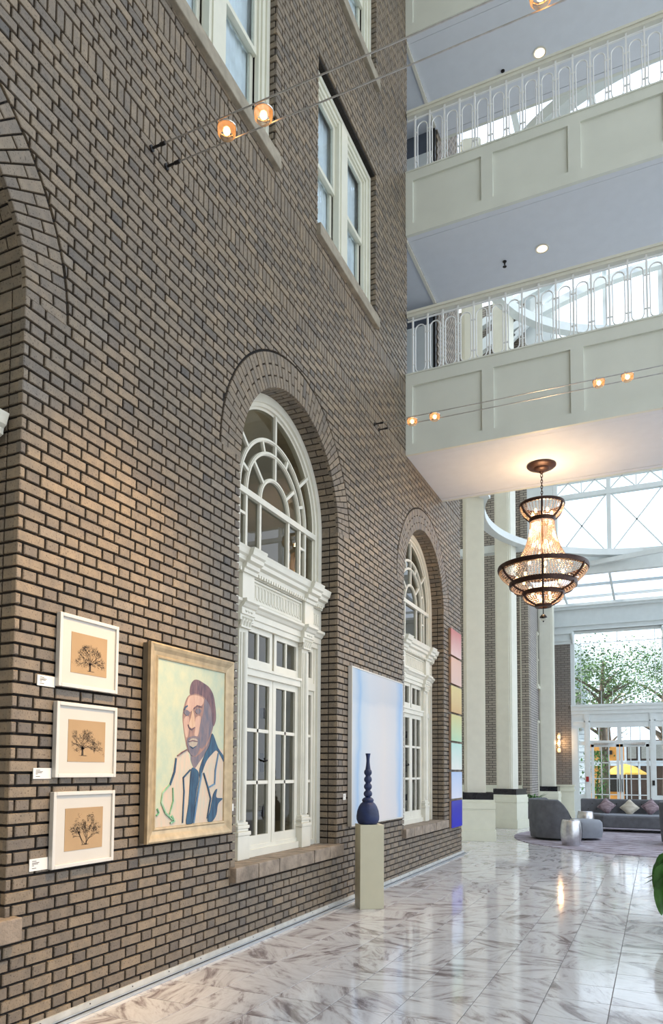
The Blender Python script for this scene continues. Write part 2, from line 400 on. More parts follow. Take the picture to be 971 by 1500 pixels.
def core():
    mb = MB(); e = .012
    ops = []
    for y0, y1 in ARCH: ops.append(('a', y0-e, y1+e, SILLZ-.1, (y0+y1)/2))
    for o in UPO + DOORO: ops.append(('r', o[0]-e, o[1]+e, o[2]-e, o[3]+e))
    ys = {YMIN, YMAX}
    for o in ops:
        ys |= {o[1], o[2]}
        if o[0] == 'a': ys |= {o[4] - (RI+e)*cos(pi*i/28) for i in range(29)}
    ys = sorted(y for y in ys if YMIN <= y <= YMAX)
    for X, fl in ((-.020, 0), (-.34, 1)):
        for y0, y1 in zip(ys, ys[1:]):
            if y1-y0 < 1e-6: continue
            ym = (y0+y1)/2; bl = []
            for o in ops:
                if o[1] <= ym <= o[2]:
                    if o[0] == 'r': bl.append((o[3], o[4], o[4]))
                    else:
                        g = lambda y: ZS + sqrt(max(0, (RI+e)**2 - (y-o[4])**2))
                        bl.append((o[3], g(y0), g(y1)))
            bl.sort(); za, zb = -.02, -.02
            for lo, h0, h1 in bl + [(ZTOP, 0, 0)]:
                mb.add([(X,y0,za),(X,y1,zb),(X,y1,lo),(X,y0,lo)], [(0,1,2,3) if not fl else (3,2,1,0)])
                za, zb = h0, h1
    for o in ops:                                           # lining of every opening
        if o[0] == 'r': lp = [(o[1],o[3]),(o[2],o[3]),(o[2],o[4]),(o[1],o[4])]
        else: lp = [(o[1],o[3]),(o[2],o[3]),(o[2],ZS)] + [(o[4]+(RI+e)*cos(pi*i/28), ZS+(RI+e)*sin(pi*i/28)) for i in range(1,28)] + [(o[1],ZS)]
        for a, b in zip(lp, lp[1:]+lp[:1]):
            mb.add([(-.020,*a),(-.020,*b),(-.34,*b),(-.34,*a)], [(0,1,2,3)])
    mb.box(-.34, -.012, YMAX-.012, YMAX-.01, 0, ZTOP)
    return mb.build('mortar_bed', MORTAR, wall, fix=False)
core()

J = .0145
pieces = []
def subtract(iv, a, b):
    out = []
    for y0, y1 in iv:
        if b <= y0 or a >= y1: out.append((y0, y1)); continue
        if a > y0: out.append((y0, a))
        if b < y1: out.append((b, y1))
    return out
SD = None
def seedv(): return min(.99, max(.02, random.gauss(.47, .12)))
def lay(y0, y1, z0, z1):
    # one brick face, cut where openings and arch rings take it away
    iv = [(y0, y1)]
    for o in UPO + DOORO:
        if z1 > o[2]+.01 and z0 < o[3]-.01: iv = subtract(iv, o[0], o[1])
    for a, b in ARCH:
        if z1 <= ZS+.02 and z0 > .52: iv = subtract(iv, a, b)
    for a, b in iv:
        if b-a < .025: continue
        done = False
        for p, q in ARCH:
            yc = (p+q)/2; rr = RO+.016
            if z1 > ZS+.02 and z0 < ZS+rr-.002 and b > yc-rr and a < yc+rr:
                w0 = sqrt(max(0, rr*rr-(max(z0, ZS)-ZS)**2)); w1 = sqrt(max(0, rr*rr-(z1-ZS)**2))
                for sg in (-1, 1):
                    # mirror the right-hand side so that the cut always lies on the far end
                    A, E_ = (a-yc, b-yc) if sg < 0 else (yc-b, yc-a)
                    E_ = min(E_, -w1)
                    if E_-A < .02: continue
                    g = lambda y: max(z0, ZS + sqrt(max(0, rr*rr-y*y))) if y > -w0 else z0
                    ysam = [A] + ([-w0] if A < -w0 < E_ else []); st = max(A, -w0)
                    if E_ > st: ysam += [st + (E_-st)*k/5 for k in range(1, 6)]
                    elif E_ > A: ysam += [E_]
                    lo = [(y, g(y)) for y in ysam]
                    up = ([(E_, z1)] if z1-lo[-1][1] > .003 else []) + [(A, z1)]
                    pl_ = lo + up
                    if sg > 0: pl_ = [(-y, z_) for y, z_ in pl_[::-1]]
                    emit([(yc+y, z_) for y, z_ in pl_])
                done = True; break
        if not done: emit([(a,z0),(b,z0),(b,z1),(a,z1)])
def emit(q, seed=None, x=0.0):
    x += random.uniform(-.0015, .0015)
    pieces.append(([(x, y, z) for y, z in q], (1,0,0), .034, .004, seed or SD or seedv()))
row = 0; z = Z00
while z < ZTOP-.05:
    if row in (83, 96):
        hgt = 2*CH if row == 83 else 3*CH; SD = None
        y = YMIN
        while y < YMAX-.02:
            y1 = min(y+.0655, YMAX); lay(y, y1-J*.8, z+J/2, z+hgt-J/2); y = y1
        row += 2 if row == 83 else 3; z = Z00 + row*CH; continue
    B = row % 2
    k0 = int(math.floor(YMIN/.305)) - 1
    for k in range(k0, int(YMAX/.305)+2):
        s = k*.305 + (.1525 if B else 0)
        for a, b in ((s, s+.2), (s+.2, s+.305)):
            a2, b2 = max(a, YMIN), min(b, YMAX)
            if b2-a2 > .03:
                # the corner joints break at the jambs
                SD = max(.02, min(.95, random.gauss(.55, .15) if b-a > .15 else random.gauss(.33, .14)))
                lay(a2, b2-J, z+J/2, z+CH-J/2)
    row += 1; z = Z00 + row*CH
SD = None
# arch rings: one and a half brick voussoirs
for p, q in ARCH:
    yc = (p+q)/2; n = 58
    for i in range(n):
        t0, t1 = pi*i/n, pi*(i+1)/n
        cuts = (RI, RI+.2, RO) if i % 2 else (RI, RI+.102, RO)
        for r0, r1 in zip(cuts, cuts[1:]):
            g = .0045; ra, rb = r0 + (0 if r0 == RI else .006), r1-.006
            pts = []
            for r, t, sg in ((ra, t0, 1), (rb, t0, 1), (rb, t1, -1), (ra, t1, -1)):
                tt = t + sg*g/r; pts.append((yc + r*cos(tt), ZS + r*sin(tt)))
            emit(pts, x=.002)
# jamb and intrados bricks inside the openings
for p, q in ARCH:
    yc = (p+q)/2
    rr_ = 0; z = Z00 + 9*CH
    while z < ZS-.03:
        for x0, x1 in ((-.104, -.03), (-.206, -.114)):
            pieces.append(([(x0,q,z+J/2),(x0,q,z+CH-J/2),(x1,q,z+CH-J/2),(x1,q,z+J/2)][::-1], (0,-1,0), .03, .004, seedv()))
            pieces.append(([(x0,p,z+J/2),(x1,p,z+J/2),(x1,p,z+CH-J/2),(x0,p,z+CH-J/2)][::-1], (0,1,0), .03, .004, seedv()))
        z += CH
    n = 46
    for i in range(n):
        t0, t1 = pi*(i+.08)/n, pi*(i+.92)/n; tm = (t0+t1)/2
        for x0, x1 in (((-.206, -.03),) if i % 2 else ((-.104, -.03), (-.206, -.114))):
            f = [(x0, yc+RI*cos(t0), ZS+RI*sin(t0)), (x1, yc+RI*cos(t0), ZS+RI*sin(t0)), (x1, yc+RI*cos(t1), ZS+RI*sin(t1)), (x0, yc+RI*cos(t1), ZS+RI*sin(t1))]
            pieces.append((f, (0, -cos(tm), -sin(tm)), .02, .003, seedv()))
for y0, y1, z0, z1 in UPO:
    z = Z00 + math.ceil((z0-Z00)/CH)*CH
    while z < z1-.03:
        pieces.append(([(-.095,y1,z+J/2),(-.03,y1,z+J/2),(-.03,y1,z+CH-J/2),(-.095,y1,z+CH-J/2)], (0,-1,0), .03, .004, seedv()))
        pieces.append(([(-.095,y0,z+CH-J/2),(-.03,y0,z+CH-J/2),(-.03,y0,z+J/2),(-.095,y0,z+J/2)], (0,1,0), .03, .004, seedv()))
        z += CH
z = Z00; i = 0
while z < ZTOP-.05:                                        # end face of the wall
    for x0, x1 in ((-.2, -.03), (-.3, -.21)):
        pieces.append(([(x1,YMAX,z+J/2),(x0,YMAX,z+J/2),(x0,YMAX,z+CH-J/2),(x1,YMAX,z+CH-J/2)], (0,1,0), .012, .003, seedv()))
    z += CH
HID = [(.3,.8,.87,2.35),(1.05,2.1,.95,2.3),(4.55,6.35,.83,2.6),(8.85,9.5,.5,3.85)]
def hid(fr):
    y = sum(p[1] for p in fr)/len(fr); z = sum(p[2] for p in fr)/len(fr)
    return any(a < y < b and c < z < d for a, b, c, d in HID) or fr[0][0] < -.02
split_pieces(pieces, 'brick', 'brick_field', BRICK, wall, 300, hid)

# rooms behind the wall
room = MB()
room.box(-2.4, -2.3, YMIN, YMAX, 0, ZTOP); room.box(-2.3, -.36, YMAX-.12, YMAX-.02, 0, ZTOP); room.box(-2.3, -.36, YMIN, YMIN+.1, 0, ZTOP)
for zz in (.45, 5.5, 9.3, ZTOP): room.box(-2.3, -.36, YMIN+.1, 6.5, zz-.1, zz)
for k in (-1, 0, 1): room.box(-2.3, -.36, k*PER+1.05, k*PER+1.15, .45, 5.4)
tag(room.build('wall_rooms', ROOMW), 'beige plaster rooms seen dimly through the windows of the brick wall', 'wall', kind='structure')

for k, yy in enumerate((1.0-OW, PER-OW/2, 2*PER-OW/2)):  # invented lamps, added to brighten the rooms behind the glass
    lp = thing('room_pendant', ['round paper pendant lamp in the room behind the leftmost arched window', 'round paper pendant lamp in the room behind the first whole arched window', 'round paper pendant lamp in the room behind the far arched window'][k], 'lamp', (-1.3, yy, 5.4), 'pendant lamps in the rooms behind the wall')
    MB().sphere((-1.3, yy, 4.9), .12, 14, 8).build('paper_globe', emis('paper_globe', (1, .85, .65), 3) if k == 0 else MATS['paper_globe'], lp, smooth=True)
    MB().tube([(-1.3, yy, 5.4), (-1.3, yy, 5.02)], .008, 6).build('cord', DARKM, lp)
    l = bpy.data.lights.new('room_glow', 'POINT'); l.energy = 14; l.color = (1, .86, .68); l.shadow_soft_size = .13
    lo = bpy.data.objects.new('room_glow', l); COL.objects.link(lo); lo.parent = lp; lo.location = (0, 0, -.75)
tag(MB().box(-3.0, 9.0, -4.6, 11.5, 17.0, 17.2).build('ceiling', SOFFIT), 'white flat ceiling high over the atrium', 'ceiling', kind='structure')  # out of view, added so daylight comes in mainly from the right
tag(MB().box(-3.0, 9.0, -4.8, -4.6, 0, 17.0).build('wall_back', ROOMW), 'plain plaster wall behind the camera', 'wall', kind='structure')  # out of view, added to keep sky light from entering behind the camera
tag(MB().box(-2.4, -.02, YMIN-.3, YMAX, ZTOP, 17.0).build('wall_upper', ROOMW), 'plain upper wall above the brickwork', 'wall', kind='structure')  # out of view, added to close the sun gap over the bricks
tag(MB().box(-3.1, -2.9, YMAX-.1, 18.0, 0, 17.0).build('wall_passage', ROOMW), 'plain side passage wall behind the columns', 'wall', kind='structure')  # added to keep the sun out between the columns
# ------------------------------------------------------------------ floor
floor = thing('floor', 'polished white and grey veined marble tile floor', 'floor', kind='structure')
MB().box(-2.9, 9.0, -4.6, 21.2, -.15, -.003).build('grout_bed', GROUT, floor)
TX, TY = .39, .373
tl = []
for i in range(-8, 22):
    for j in range(-18, 51):
        x0, y0 = .5 + i*TX, 2.083 + j*TY
        if x0 < .06 and y0 < YMAX: 
            if x0 + TX < .1: continue
            x0c = .068
        else: x0c = x0
        if x0c < -2.85: continue
        g = .0026
        tl.append(([(x0c+g,y0+g,0),(x0+TX-g,y0+g,0),(x0+TX-g,y0+TY-g,0),(x0c+g,y0+TY-g,0)], (0,0,1), .01, .0008, random.uniform(.01,.99)))
split_pieces(tl, 'floor_tile', 'floor_tile_field', TILE, floor, 300)

# base strip along the wall
bs = thing('baseboard_left', 'low metal strip with floor channel at the foot of the brick wall', 'baseboard', (0, 2.7, 0), kind='structure')
MB().box(.001, .012, YMIN, YMAX+.1, .012, .052).build('cover_strip', STRIP, bs)
MB().box(.012, .034, YMIN, YMAX+.12, -.002, .012).build('rubber_gasket', BLACKG, bs)
MB().box(.018, .028, YMIN, YMAX+.12, .0, .016).build('channel_lip', ALU, bs)
MB().box(.034, .066, YMIN, YMAX+.2, -.002, .008).build('floor_channel', ALU, bs)
sc = MB().lathe((0,0,0), [(.004, 0), (.004, .004), (.0001, .005)], 8).mesh('screw', DARKM)
for k in range(24):
    s_ = inst(sc, 'screw', bs, (.012, .25+k*.38-2.7, .036)); s_.rotation_euler = (0, R(90), 0)

# ================================================================== ARCHED WINDOWS
def frame_rect(mb, x0, x1, y0, y1, z0, z1, w, wb=None):
    wb = wb or w
    mb.box(x0,x1,y0,y0+w,z0,z1); mb.box(x0,x1,y1-w,y1,z0,z1); mb.box(x0,x1,y0+w,y1-w,z1-w,z1); mb.box(x0,x1,y0+w,y1-w,z0,z0+wb)
def make_arched_window():
    w = thing('window_1', 'x', 'window', (0, 0, 0), kind='structure')
    # sill blocks
    n = 6; 
    for i in range(n):
        a = -1.08 + 2.16*i/n; b = a + 2.16/n - .006; d = random.uniform(-.006, .006)
        mb = MB(); mb.box(-.30, .06+d, a, b, SILLZ-.125, SILLZ+d*.6)
        bevel(mb.build('sill_block', SILLM, w), .008)
    # outer frame: jambs and arched head, stepped
    fr = MB()
    for r0, r1, x0, x1 in ((.93, 1.008, -.30, -.20), (.895, .935, -.30, -.225), (.87, .90, -.30, -.25)):
        fr.arc(0, ZS, r0, r1, 0, pi, x0, x1, 40)
        for s in (-1, 1):
            y0, y1 = sorted((s*r0, s*r1)); fr.box(x0, x1, y0, y1, SILLZ, ZS)
    smooth_edges(fr.build('window_frame', WHITE, w))
    # fanlight bars
    ZC = 3.985
    for r in (.285, .535, .66):
        mb = MB(); mb.arc(0, ZC, r-.018, r+.018, 0, pi, -.272, -.232, 32); mb.arc(0, ZC, r-.009, r+.009, 0, pi, -.232, -.222, 32); smooth_edges(mb.build('arched_bar', WHITE, w))
    def spoke(a, r0, r1, wd=.03):
        MB().bar((-.25, r0*cos(a), ZC+r0*sin(a)), (-.25, r1*cos(a), ZC+r1*sin(a)), wd, .045, up=(1,0,0)).build('glazing_bar', WHITE, w)
    spoke(R(90), .30, .95)
    for a in (40, 140): spoke(R(a), .30, .52); spoke(R(a), .67, .93)
    for a in (22, 67, 113, 158): spoke(R(a), .55, .645)
    MB().box(-.28, -.215, -.88, .88, ZC-.035, ZC+.022).build('fanlight_rail', WHITE, w)
    for y in (-.66, -.535, -.285, .285, .535, .66):
        MB().box(-.272, -.228, y-.017, y+.017, 3.40, ZC-.03).build('glazing_bar', WHITE, w)
    for y in (-.5975, .5975):
        MB().box(-.27, -.23, y-.0625, y+.0625, 3.76, 3.785).build('glazing_bar', WHITE, w)
    # fanlight panes
    def sector(r0, r1, a0, a1, k=10):
        lo = [(r0*cos(a0+(a1-a0)*i/k), ZC+r0*sin(a0+(a1-a0)*i/k)) for i in range(k+1)]
        hi = [(r1*cos(a0+(a1-a0)*i/k), ZC+r1*sin(a0+(a1-a0)*i/k)) for i in range(k, -1, -1)]
        MB().prism(lo + hi, -.256, -.252).build('pane', DARKPANE, w)
    MB().prism([(.27*cos(pi*i/16), ZC+.02+.26*sin(pi*i/16)) for i in range(17)], -.256, -.252).build('pane', DARKPANE, w)
    for a0, a1 in ((0, 40), (40, 90), (90, 140), (140, 180)): sector(.30, .52, R(a0)+.02, R(a1)-.02)
    for a0, a1 in ((0, 22), (22, 67), (67, 113), (113, 158), (158, 180)): sector(.55, .645, R(a0)+.02, R(a1)-.02)
    for a0, a1 in ((0, 40), (40, 90), (90, 140), (140, 180)): sector(.675, .94, R(a0)+.01, R(a1)-.01)
    ybr = [-.90, -.66, -.535, -.285, .285, .535, .66, .90]
    for a, b in zip(ybr, ybr[1:]): MB().box(-.256, -.252, a+.012, b-.012, 3.40, ZC-.03).build('pane', DARKPANE, w)
    # entablature
    def moulded(name, prof, y0, y1, ress, parent):
        # prof: list of (x, z) from wall side outwards, run along y with breaks forward over the pilasters
        mb = MB(); k = len(prof)
        mb.prism([(x, z) for x, z in prof], y0, y1, axis=1)
        for c, hw, fwd in ress:
            mb.prism([(x + (fwd if x > -.25 else 0), z) for x, z in prof], c-hw, c+hw, axis=1)
        return mb.build(name, WHITE, parent)
    PIL = .61
    rs = [(-PIL, .115, .045), (PIL, .115, .045)]
    def YX(pr): return pr
    moulded('cornice', [(-.30,3.185),(-.175,3.185),(-.17,3.215),(-.15,3.225),(-.145,3.26),(-.11,3.275),(-.105,3.31),(-.085,3.325),(-.075,3.36),(-.065,3.385),(-.30,3.40)], -.985, .985, rs, w)
    de = MB()
    for i in range(40):
        y = -.9 + i*.0462
        de.box(-.165, -.135, y-.013, y+.013, 3.19, 3.218)
    de.build('dentils', WHITE, w)
    MB().box(-.30, -.195, -.965, .965, 2.945, 3.19).build('frieze', WHITE, w)
    for s in (-1, 1): MB().box(-.19, -.15, s*PIL-.10, s*PIL+.10, 2.945, 3.19).build('frieze_block', WHITE, w)
    pf = MB(); frame_rect(pf, -.20, -.178, -.50, .50, 2.965, 3.175, .018); pf.build('frieze_frame', WHITE, w)
    for i in range(16):
        y = -.44 + i*.0587; r = .0215
        pts = [(-.192, y + r*cos(t), 3.115 + r*sin(t)) for t in [pi*k/8 for k in range(9)]] + [(-.192, y + r*cos(t), 3.025 + r*sin(t)) for t in [pi + pi*k/8 for k in range(9)]]
        MB().tube(pts, .0062, 6, closed=True).build('fret_loop', WHITE, w)
    for s in (-1, 1):
        for i in range(4):
            y = s*(.75 + i*.055); r = .018
            pts = [(-.192, y + r*cos(t), 3.11 + r*sin(t)) for t in [pi*k/6 for k in range(7)]] + [(-.192, y + r*cos(t), 3.03 + r*sin(t)) for t in [pi + pi*k/6 for k in range(7)]]
            MB().tube(pts, .0055, 5, closed=True).build('fret_loop', WHITE, w)
    moulded('architrave', [(-.30,2.76),(-.205,2.76),(-.205,2.81),(-.19,2.815),(-.19,2.87),(-.175,2.88),(-.16,2.905),(-.14,2.92),(-.14,2.945),(-.30,2.95)], -.985, .985, rs, w)
    # pilasters
    for s in (-1, 1):
        c = s*PIL
        sh = MB(); sh.box(-.28, -.195, c-.075, c+.075, .96, 2.70); sh.box(-.195, -.185, c-.055, c+.055, 1.0, 2.66); sh.lathe((-.187, c, 1.0), [(.034,0),(.036,.4),(.03,1.66)], 12)
        smooth_edges(sh.build('pilaster_shaft', WHITE, w))
        cp = MB(); cp.box(-.28, -.15, c-.105, c+.105, 2.89, 2.925); cp.box(-.28, -.165, c-.09, c+.09, 2.70, 2.715)
        cp.prism([(c-.07,2.71),(c+.07,2.71),(c+.095,2.89),(c-.095,2.89)], -.28, -.18)
        for rowz, hh, nn, out in ((2.715, .075, 4, .020), (2.775, .075, 3, .030)):
            for i in range(nn):
                y = c + (i-(nn-1)/2)*.046
                cp.tube([(-.182, y, rowz), (-.172, y, rowz+hh*.55), (-.172+out, y, rowz+hh), (-.165+out, y, rowz+hh*.82)], [.016, .017, .012, .005], 6)
        for sg in (-1, 1):
            pts = [(-.165, c + sg*(.07 + .022*cos(t)*(1-t/9)), 2.868 + .022*sin(t)*(1-t/9)) for t in [k*.6 for k in range(12)]]
            cp.tube(pts, .008, 5)
        smooth_edges(cp.build('capital', WHITE, w))
        bsx = MB()
        for z0, z1, hw, xx in ((.955,.98,.085,-.175),(.925,.955,.098,-.165),(.90,.925,.088,-.172),(.865,.90,.108,-.155),(SILLZ,.865,.10,-.162)):
            bsx.box(-.28, xx, c-hw, c+hw, z0, z1)
        bevel(bsx.build('pilaster_base', WHITE, w), .006)
    # transom bar and lights
    tb = MB(); tb.box(-.29, -.205, -.54, .54, 2.30, 2.36); tb.box(-.29, -.19, -.54, .54, 2.36, 2.385); tb.build('transom_bar', WHITE, w)
    for s in (-1, 1):
        y0, y1 = sorted((s*.02, s*.535)); tf = MB(); frame_rect(tf, -.285, -.235, y0, y1, 2.385, 2.76, .05, .075); tf.box(-.275, -.24, (y0+y1)/2-.014, (y0+y1)/2+.014, 2.45, 2.72)
        t_ = tf.build('transom_light', WHITE, w)
        for a, b in ((y0+.05, (y0+y1)/2-.014), ((y0+y1)/2+.014, y1-.05)): MB().box(-.262, -.258, a, b, 2.46, 2.71).build('pane', DARKPANE, t_)
    # door leaves
    for s in (-1, 1):
        y0, y1 = sorted((s*.004, s*.535)); lf = MB(); frame_rect(lf, -.285, -.235, y0, y1, .755, 2.30, .062, .085)
        ym = (y0+y1)/2; lf.box(-.278, -.24, ym-.014, ym+.014, .84, 2.24)
        for zz in (1.325, 1.805): lf.box(-.278, -.24, y0+.06, y1-.06, zz-.016, zz+.016)
        d = lf.build('casement_leaf', WHITE, w)
        for a, b in ((y0+.062, ym-.014), (ym+.014, y1-.062)):
            for c0, c1 in ((.84, 1.309), (1.341, 1.789), (1.821, 2.238)): MB().box(-.262, -.258, a, b, c0, c1).build('pane', DARKPANE, d)
        if s < 0:
            hd = MB(); hd.box(-.30, -.262, -.12, -.105, 1.42, 1.60); hd.tube([(-.265, -.112, 1.52), (-.225, -.112, 1.53), (-.222, -.17, 1.545)], .009, 6); hd.build('latch_handle', DARKM, d)
            for zz in (1.05, 1.98): MB().box(-.30, -.255, -.125, -.105, zz-.05, zz+.05).build('bolt', DARKM, d)
    bt = MB(); bt.box(-.30, -.20, -.54, .54, SILLZ, .72); bt.box(-.30, -.225, -.54, .54, .72, .755); bt.build('bottom_rail', WHITE, w)
    # sidelights
    for s in (-1, 1):
        y0, y1 = sorted((s*.69, s*.90)); sl = MB(); frame_rect(sl, -.285, -.235, y0, y1, .70, 2.30, .055, .08); frame_rect(sl, -.285, -.235, y0, y1, 2.36, 2.76, .05, .07)
        sl.box(-.29, -.21, y0, y1, 2.29, 2.37); sl.box(-.29, -.22, y0, y1, SILLZ, .71)
        for zz in (1.325, 1.805): sl.box(-.278, -.24, y0+.05, y1-.05, zz-.014, zz+.014)
        d = sl.build('sidelight', WHITE, w)
        for c0, c1 in ((.78, 1.31), (1.34, 1.79), (1.82, 2.245), (2.43, 2.71)): MB().box(-.262, -.258, y0+.05, y1-.05, c0, c1).build('pane', DARKPANE, d)
    return w
w1 = make_arched_window()
w1.location = (0, PER-OW/2, 0); w1['label'] = 'white arched fanlight window with pilasters between the portrait and the blue vase'
w0 = copy_tree(w1); w0.name = 'window_2'; w0.location = (0, -OW/2, 0); w0['label'] = 'arched window at the left frame edge, only its brick reveal and cornice tip showing'
w2 = copy_tree(w1); w2.name = 'window_3'; w2.location = (0, 2*PER-OW/2, 0); w2['label'] = 'farther white arched window between the pale wash painting and the stacked colour panels'

# ------------------------------------------------------------------ upper sash windows
def make_sash_window():
    w = thing('window_4', 'x', 'window', kind='structure')
    hw = .8525; h = 1.90
    bevel(MB().box(-.11, .05, -hw-.03, hw+.03, -.135, .0).build('sill', CONC, w), .008)
    fr = MB()
    frame_rect(fr, -.16, -.075, -hw, hw, 0, h, .055, .03); frame_rect(fr, -.16, -.095, -hw+.055, hw-.055, .03, h-.055, .05, .02); frame_rect(fr, -.16, -.115, -hw+.105, hw-.105, .05, h-.105, .03, .015)
    fr.build('window_frame', CREAM, w)
    mu = MB(); mu.box(-.16, -.085, -.125, .125, .03, h-.06); mu.box(-.085, -.07, -.085, .085, .03, h-.06); mu.build('mullion', CREAM, w)
    for s in (-1, 1):
        y0, y1 = sorted((s*.125, s*.72))
        up = MB(); frame_rect(up, -.175, -.14, y0, y1, .93, h-.13, .045, .05); u = up.build('upper_sash', CREAM, w)
        MB().box(-.16, -.156, y0+.045, y1-.045, .98, h-.175).build('pane', PANE, u)
        lo = MB(); frame_rect(lo, -.215, -.18, y0, y1, .05, .985, .045, .07); l = lo.build('lower_sash', CREAM, w)
        MB().box(-.20, -.196, y0+.045, y1-.045, .12, .94).build('pane', PANE, l)
        MB().box(-.18, -.125, y1-.02, y1+.0, .06, .30).build('sash_stop', DARKM, w)
        mb = MB(); k = 24; pts = []
        for i in range(k+1):
            y = y0-.06 + (y1-y0+.12)*i/k; pts.append((-.238 + .009*sin(i*1.9), y))
        mb.add([(x, y, .05) for x, y in pts] + [(x, y, h) for x, y in pts], [(i, i+1, k+2+i, k+1+i) for i in range(k)])
        mb.build('sheer_curtain', CURT, w)
    return w
sw = make_sash_window(); UC = [(a+b)/2 for a, b in UPW]
sw.location = (0, UC[1], 7.18); sw['label'] = 'paired sash window seen whole high on the brick wall, right of the cable lights'
for i, (y, z, lab) in enumerate(((UC[0], 7.18, 'paired sash window cut by the top edge, above the two near cable lights'),
                                  (UC[1], 10.39, 'topmost sash window, only its lower right corner in view'))):
    c = copy_tree(sw); c.name = 'window_%d' % (5+i); c.location = (0, y, z); c['label'] = lab

# ================================================================== BRIDGES
YB, YB2, XE = 6.587, 8.4975, 8.2
def bridge(z0, z1, pz0, pz1, px, label):
    b = thing('balcony_bridge', label, 'balcony', (XE/2, (YB+YB2)/2, z0), 'white balcony bridges across the atrium')
    MB().box(.002, XE, YB+.09, YB2-.09, z0+.15, z1-.05).build('deck', SOFFIT, b)
    sf = MB(); sf.box(.002, XE, YB+.145, YB2-.145, z0+.004, z0+.16); sf.build('soffit', SOFFIT, b)
    for ya, yb in ((YB+.03, YB+.138), (YB2-.138, YB2-.03)): MB().box(.002, XE, ya, yb, z0+.002, z0+.15).build('soffit_border', SOFFIT, b)
    for side in (0, 1):
        ya, yb = (YB, YB+.05) if side == 0 else (YB2-.05, YB2)
        fr = MB(); fr.box(.002, XE, ya, yb, z0, pz0); fr.box(.002, XE, ya, yb, pz1, z1)
        x = px; last = .002; n = 0
        while x < XE:
            fr.box(last, x, ya, yb, pz0, pz1); xe = min(x+.985, XE); last = xe
            MB().box(x, xe, ya+.028 if side == 0 else ya, yb if side == 0 else yb-.028, pz0, pz1).build('fascia_panel', FASC, b)
            x += 1.145
        fr.build('fascia_frame', FASC, b)
        MB().box(.002, XE, ya-.012 if side == 0 else ya, yb if side == 0 else yb+.012, z1, z1+.02).build('cap_strip', FASC, b)
    return b
bridge(5.885, 7.045, 6.034, 6.88, .099, 'lowest white panelled balcony bridge, above the chandelier')
bridge(9.127, 10.07, 9.292, 9.932, .109, 'middle white panelled balcony bridge crossing the atrium')
bridge(12.2, 13.3, 12.36, 13.1, .11, 'topmost balcony bridge, only a corner showing at the top edge')
def railing(z0, zt, x0, lz0, lz1, y, label):
    r = thing('balcony_railing', label, 'railing', (0, y, z0), 'white metal balcony railings')
    hr = MB(); hr.box(.02, XE, y-.035, y+.035, zt-.045, zt); hr.box(.02, XE, y-.05, y+.05, zt, zt+.035); hr.build('handrail', RAILTOP, r)
    MB().box(.02, XE, y-.012, y+.012, zt-.10, zt-.085).build('upper_rail', RAILW, r)
    po = MB().box(-.011, .011, -.011, .011, 0, zt-.045-z0).mesh('post', RAILW)
    hw = .072; t = .0085
    pts = [(hw*cos(a), 0, lz1-hw-z0 + hw*sin(a)) for a in [pi*k/8 for k in range(9)]] + [(hw*cos(a), 0, lz0+hw-z0 + hw*sin(a)) for a in [pi + pi*k/8 for k in range(9)]]
    lm = MB().tube(pts, t, 6, closed=True)
    for zz in (lz0+.13, lz1-.13):
        for s in (-1, 1): lm.box(min(s*hw, s*.1), max(s*hw, s*.1), -.007, .007, zz-z0-.008, zz-z0+.008)
    lm = lm.mesh('loop', RAILW)
    k = 0
    while x0 + k*.2175 < XE-.2:
        inst(po, 'post', r, (x0+k*.2175, 0, 0)); inst(lm, 'loop', r, (x0+k*.2175+.109, 0, 0)); k += 1
railing(7.065, 7.945, .10, 7.075, 7.77, YB+.035, 'white looped metal railing along the front of the lowest bridge')
railing(10.09, 10.975, .137, 10.10, 10.80, YB+.035, 'white looped metal railing along the front of the middle bridge')
# painted corridors opening through the brick wall at the bridge ends
for i, (y0, y1, z0, z1) in enumerate(DOORO):
    d = thing('wall_corridor_%d' % (i+1), ['pale painted corridor opening at the end of the lowest bridge', 'pale painted corridor opening at the end of the middle bridge'][i], 'wall', (-.1, (y0+y1)/2, z0), kind='structure')
    zt = (8.80, 11.80)[i]
    MB().box(-2.2, -.05, y1-.06, y1-.02, z0, zt).build('painted_wall', ENDW, d)
    MB().box(-2.2, -.05, y1-.02, y1+.02, zt-.1, z1).build('dark_head', GAPSHADE, d)  # dark sheet standing in for the shaded gap above the wall
    MB().box(-2.2, -.001, y0, y1, z1-.004, z1+.1).build('corridor_ceiling', SOFFIT, d)
    MB().box(-2.2, -.001, y0, y1, z0-.1, z0+.02).build('corridor_floor', SOFFIT, d)
    MB().box(-2.2, -2.1, y0, y1, z0, z1).build('corridor_end', ENDW, d)
    MB().box(-.06, -.02, y1-.07, y1+.02, z0, z1-.02).build('dark_jamb', DARKM, d)  # dark strip standing in for the wall edge in shadow
    MB().box(-.045, .0, y0, y1-.07, z1-.03, z1-.003).build('ceiling_trim', WHITE, d)
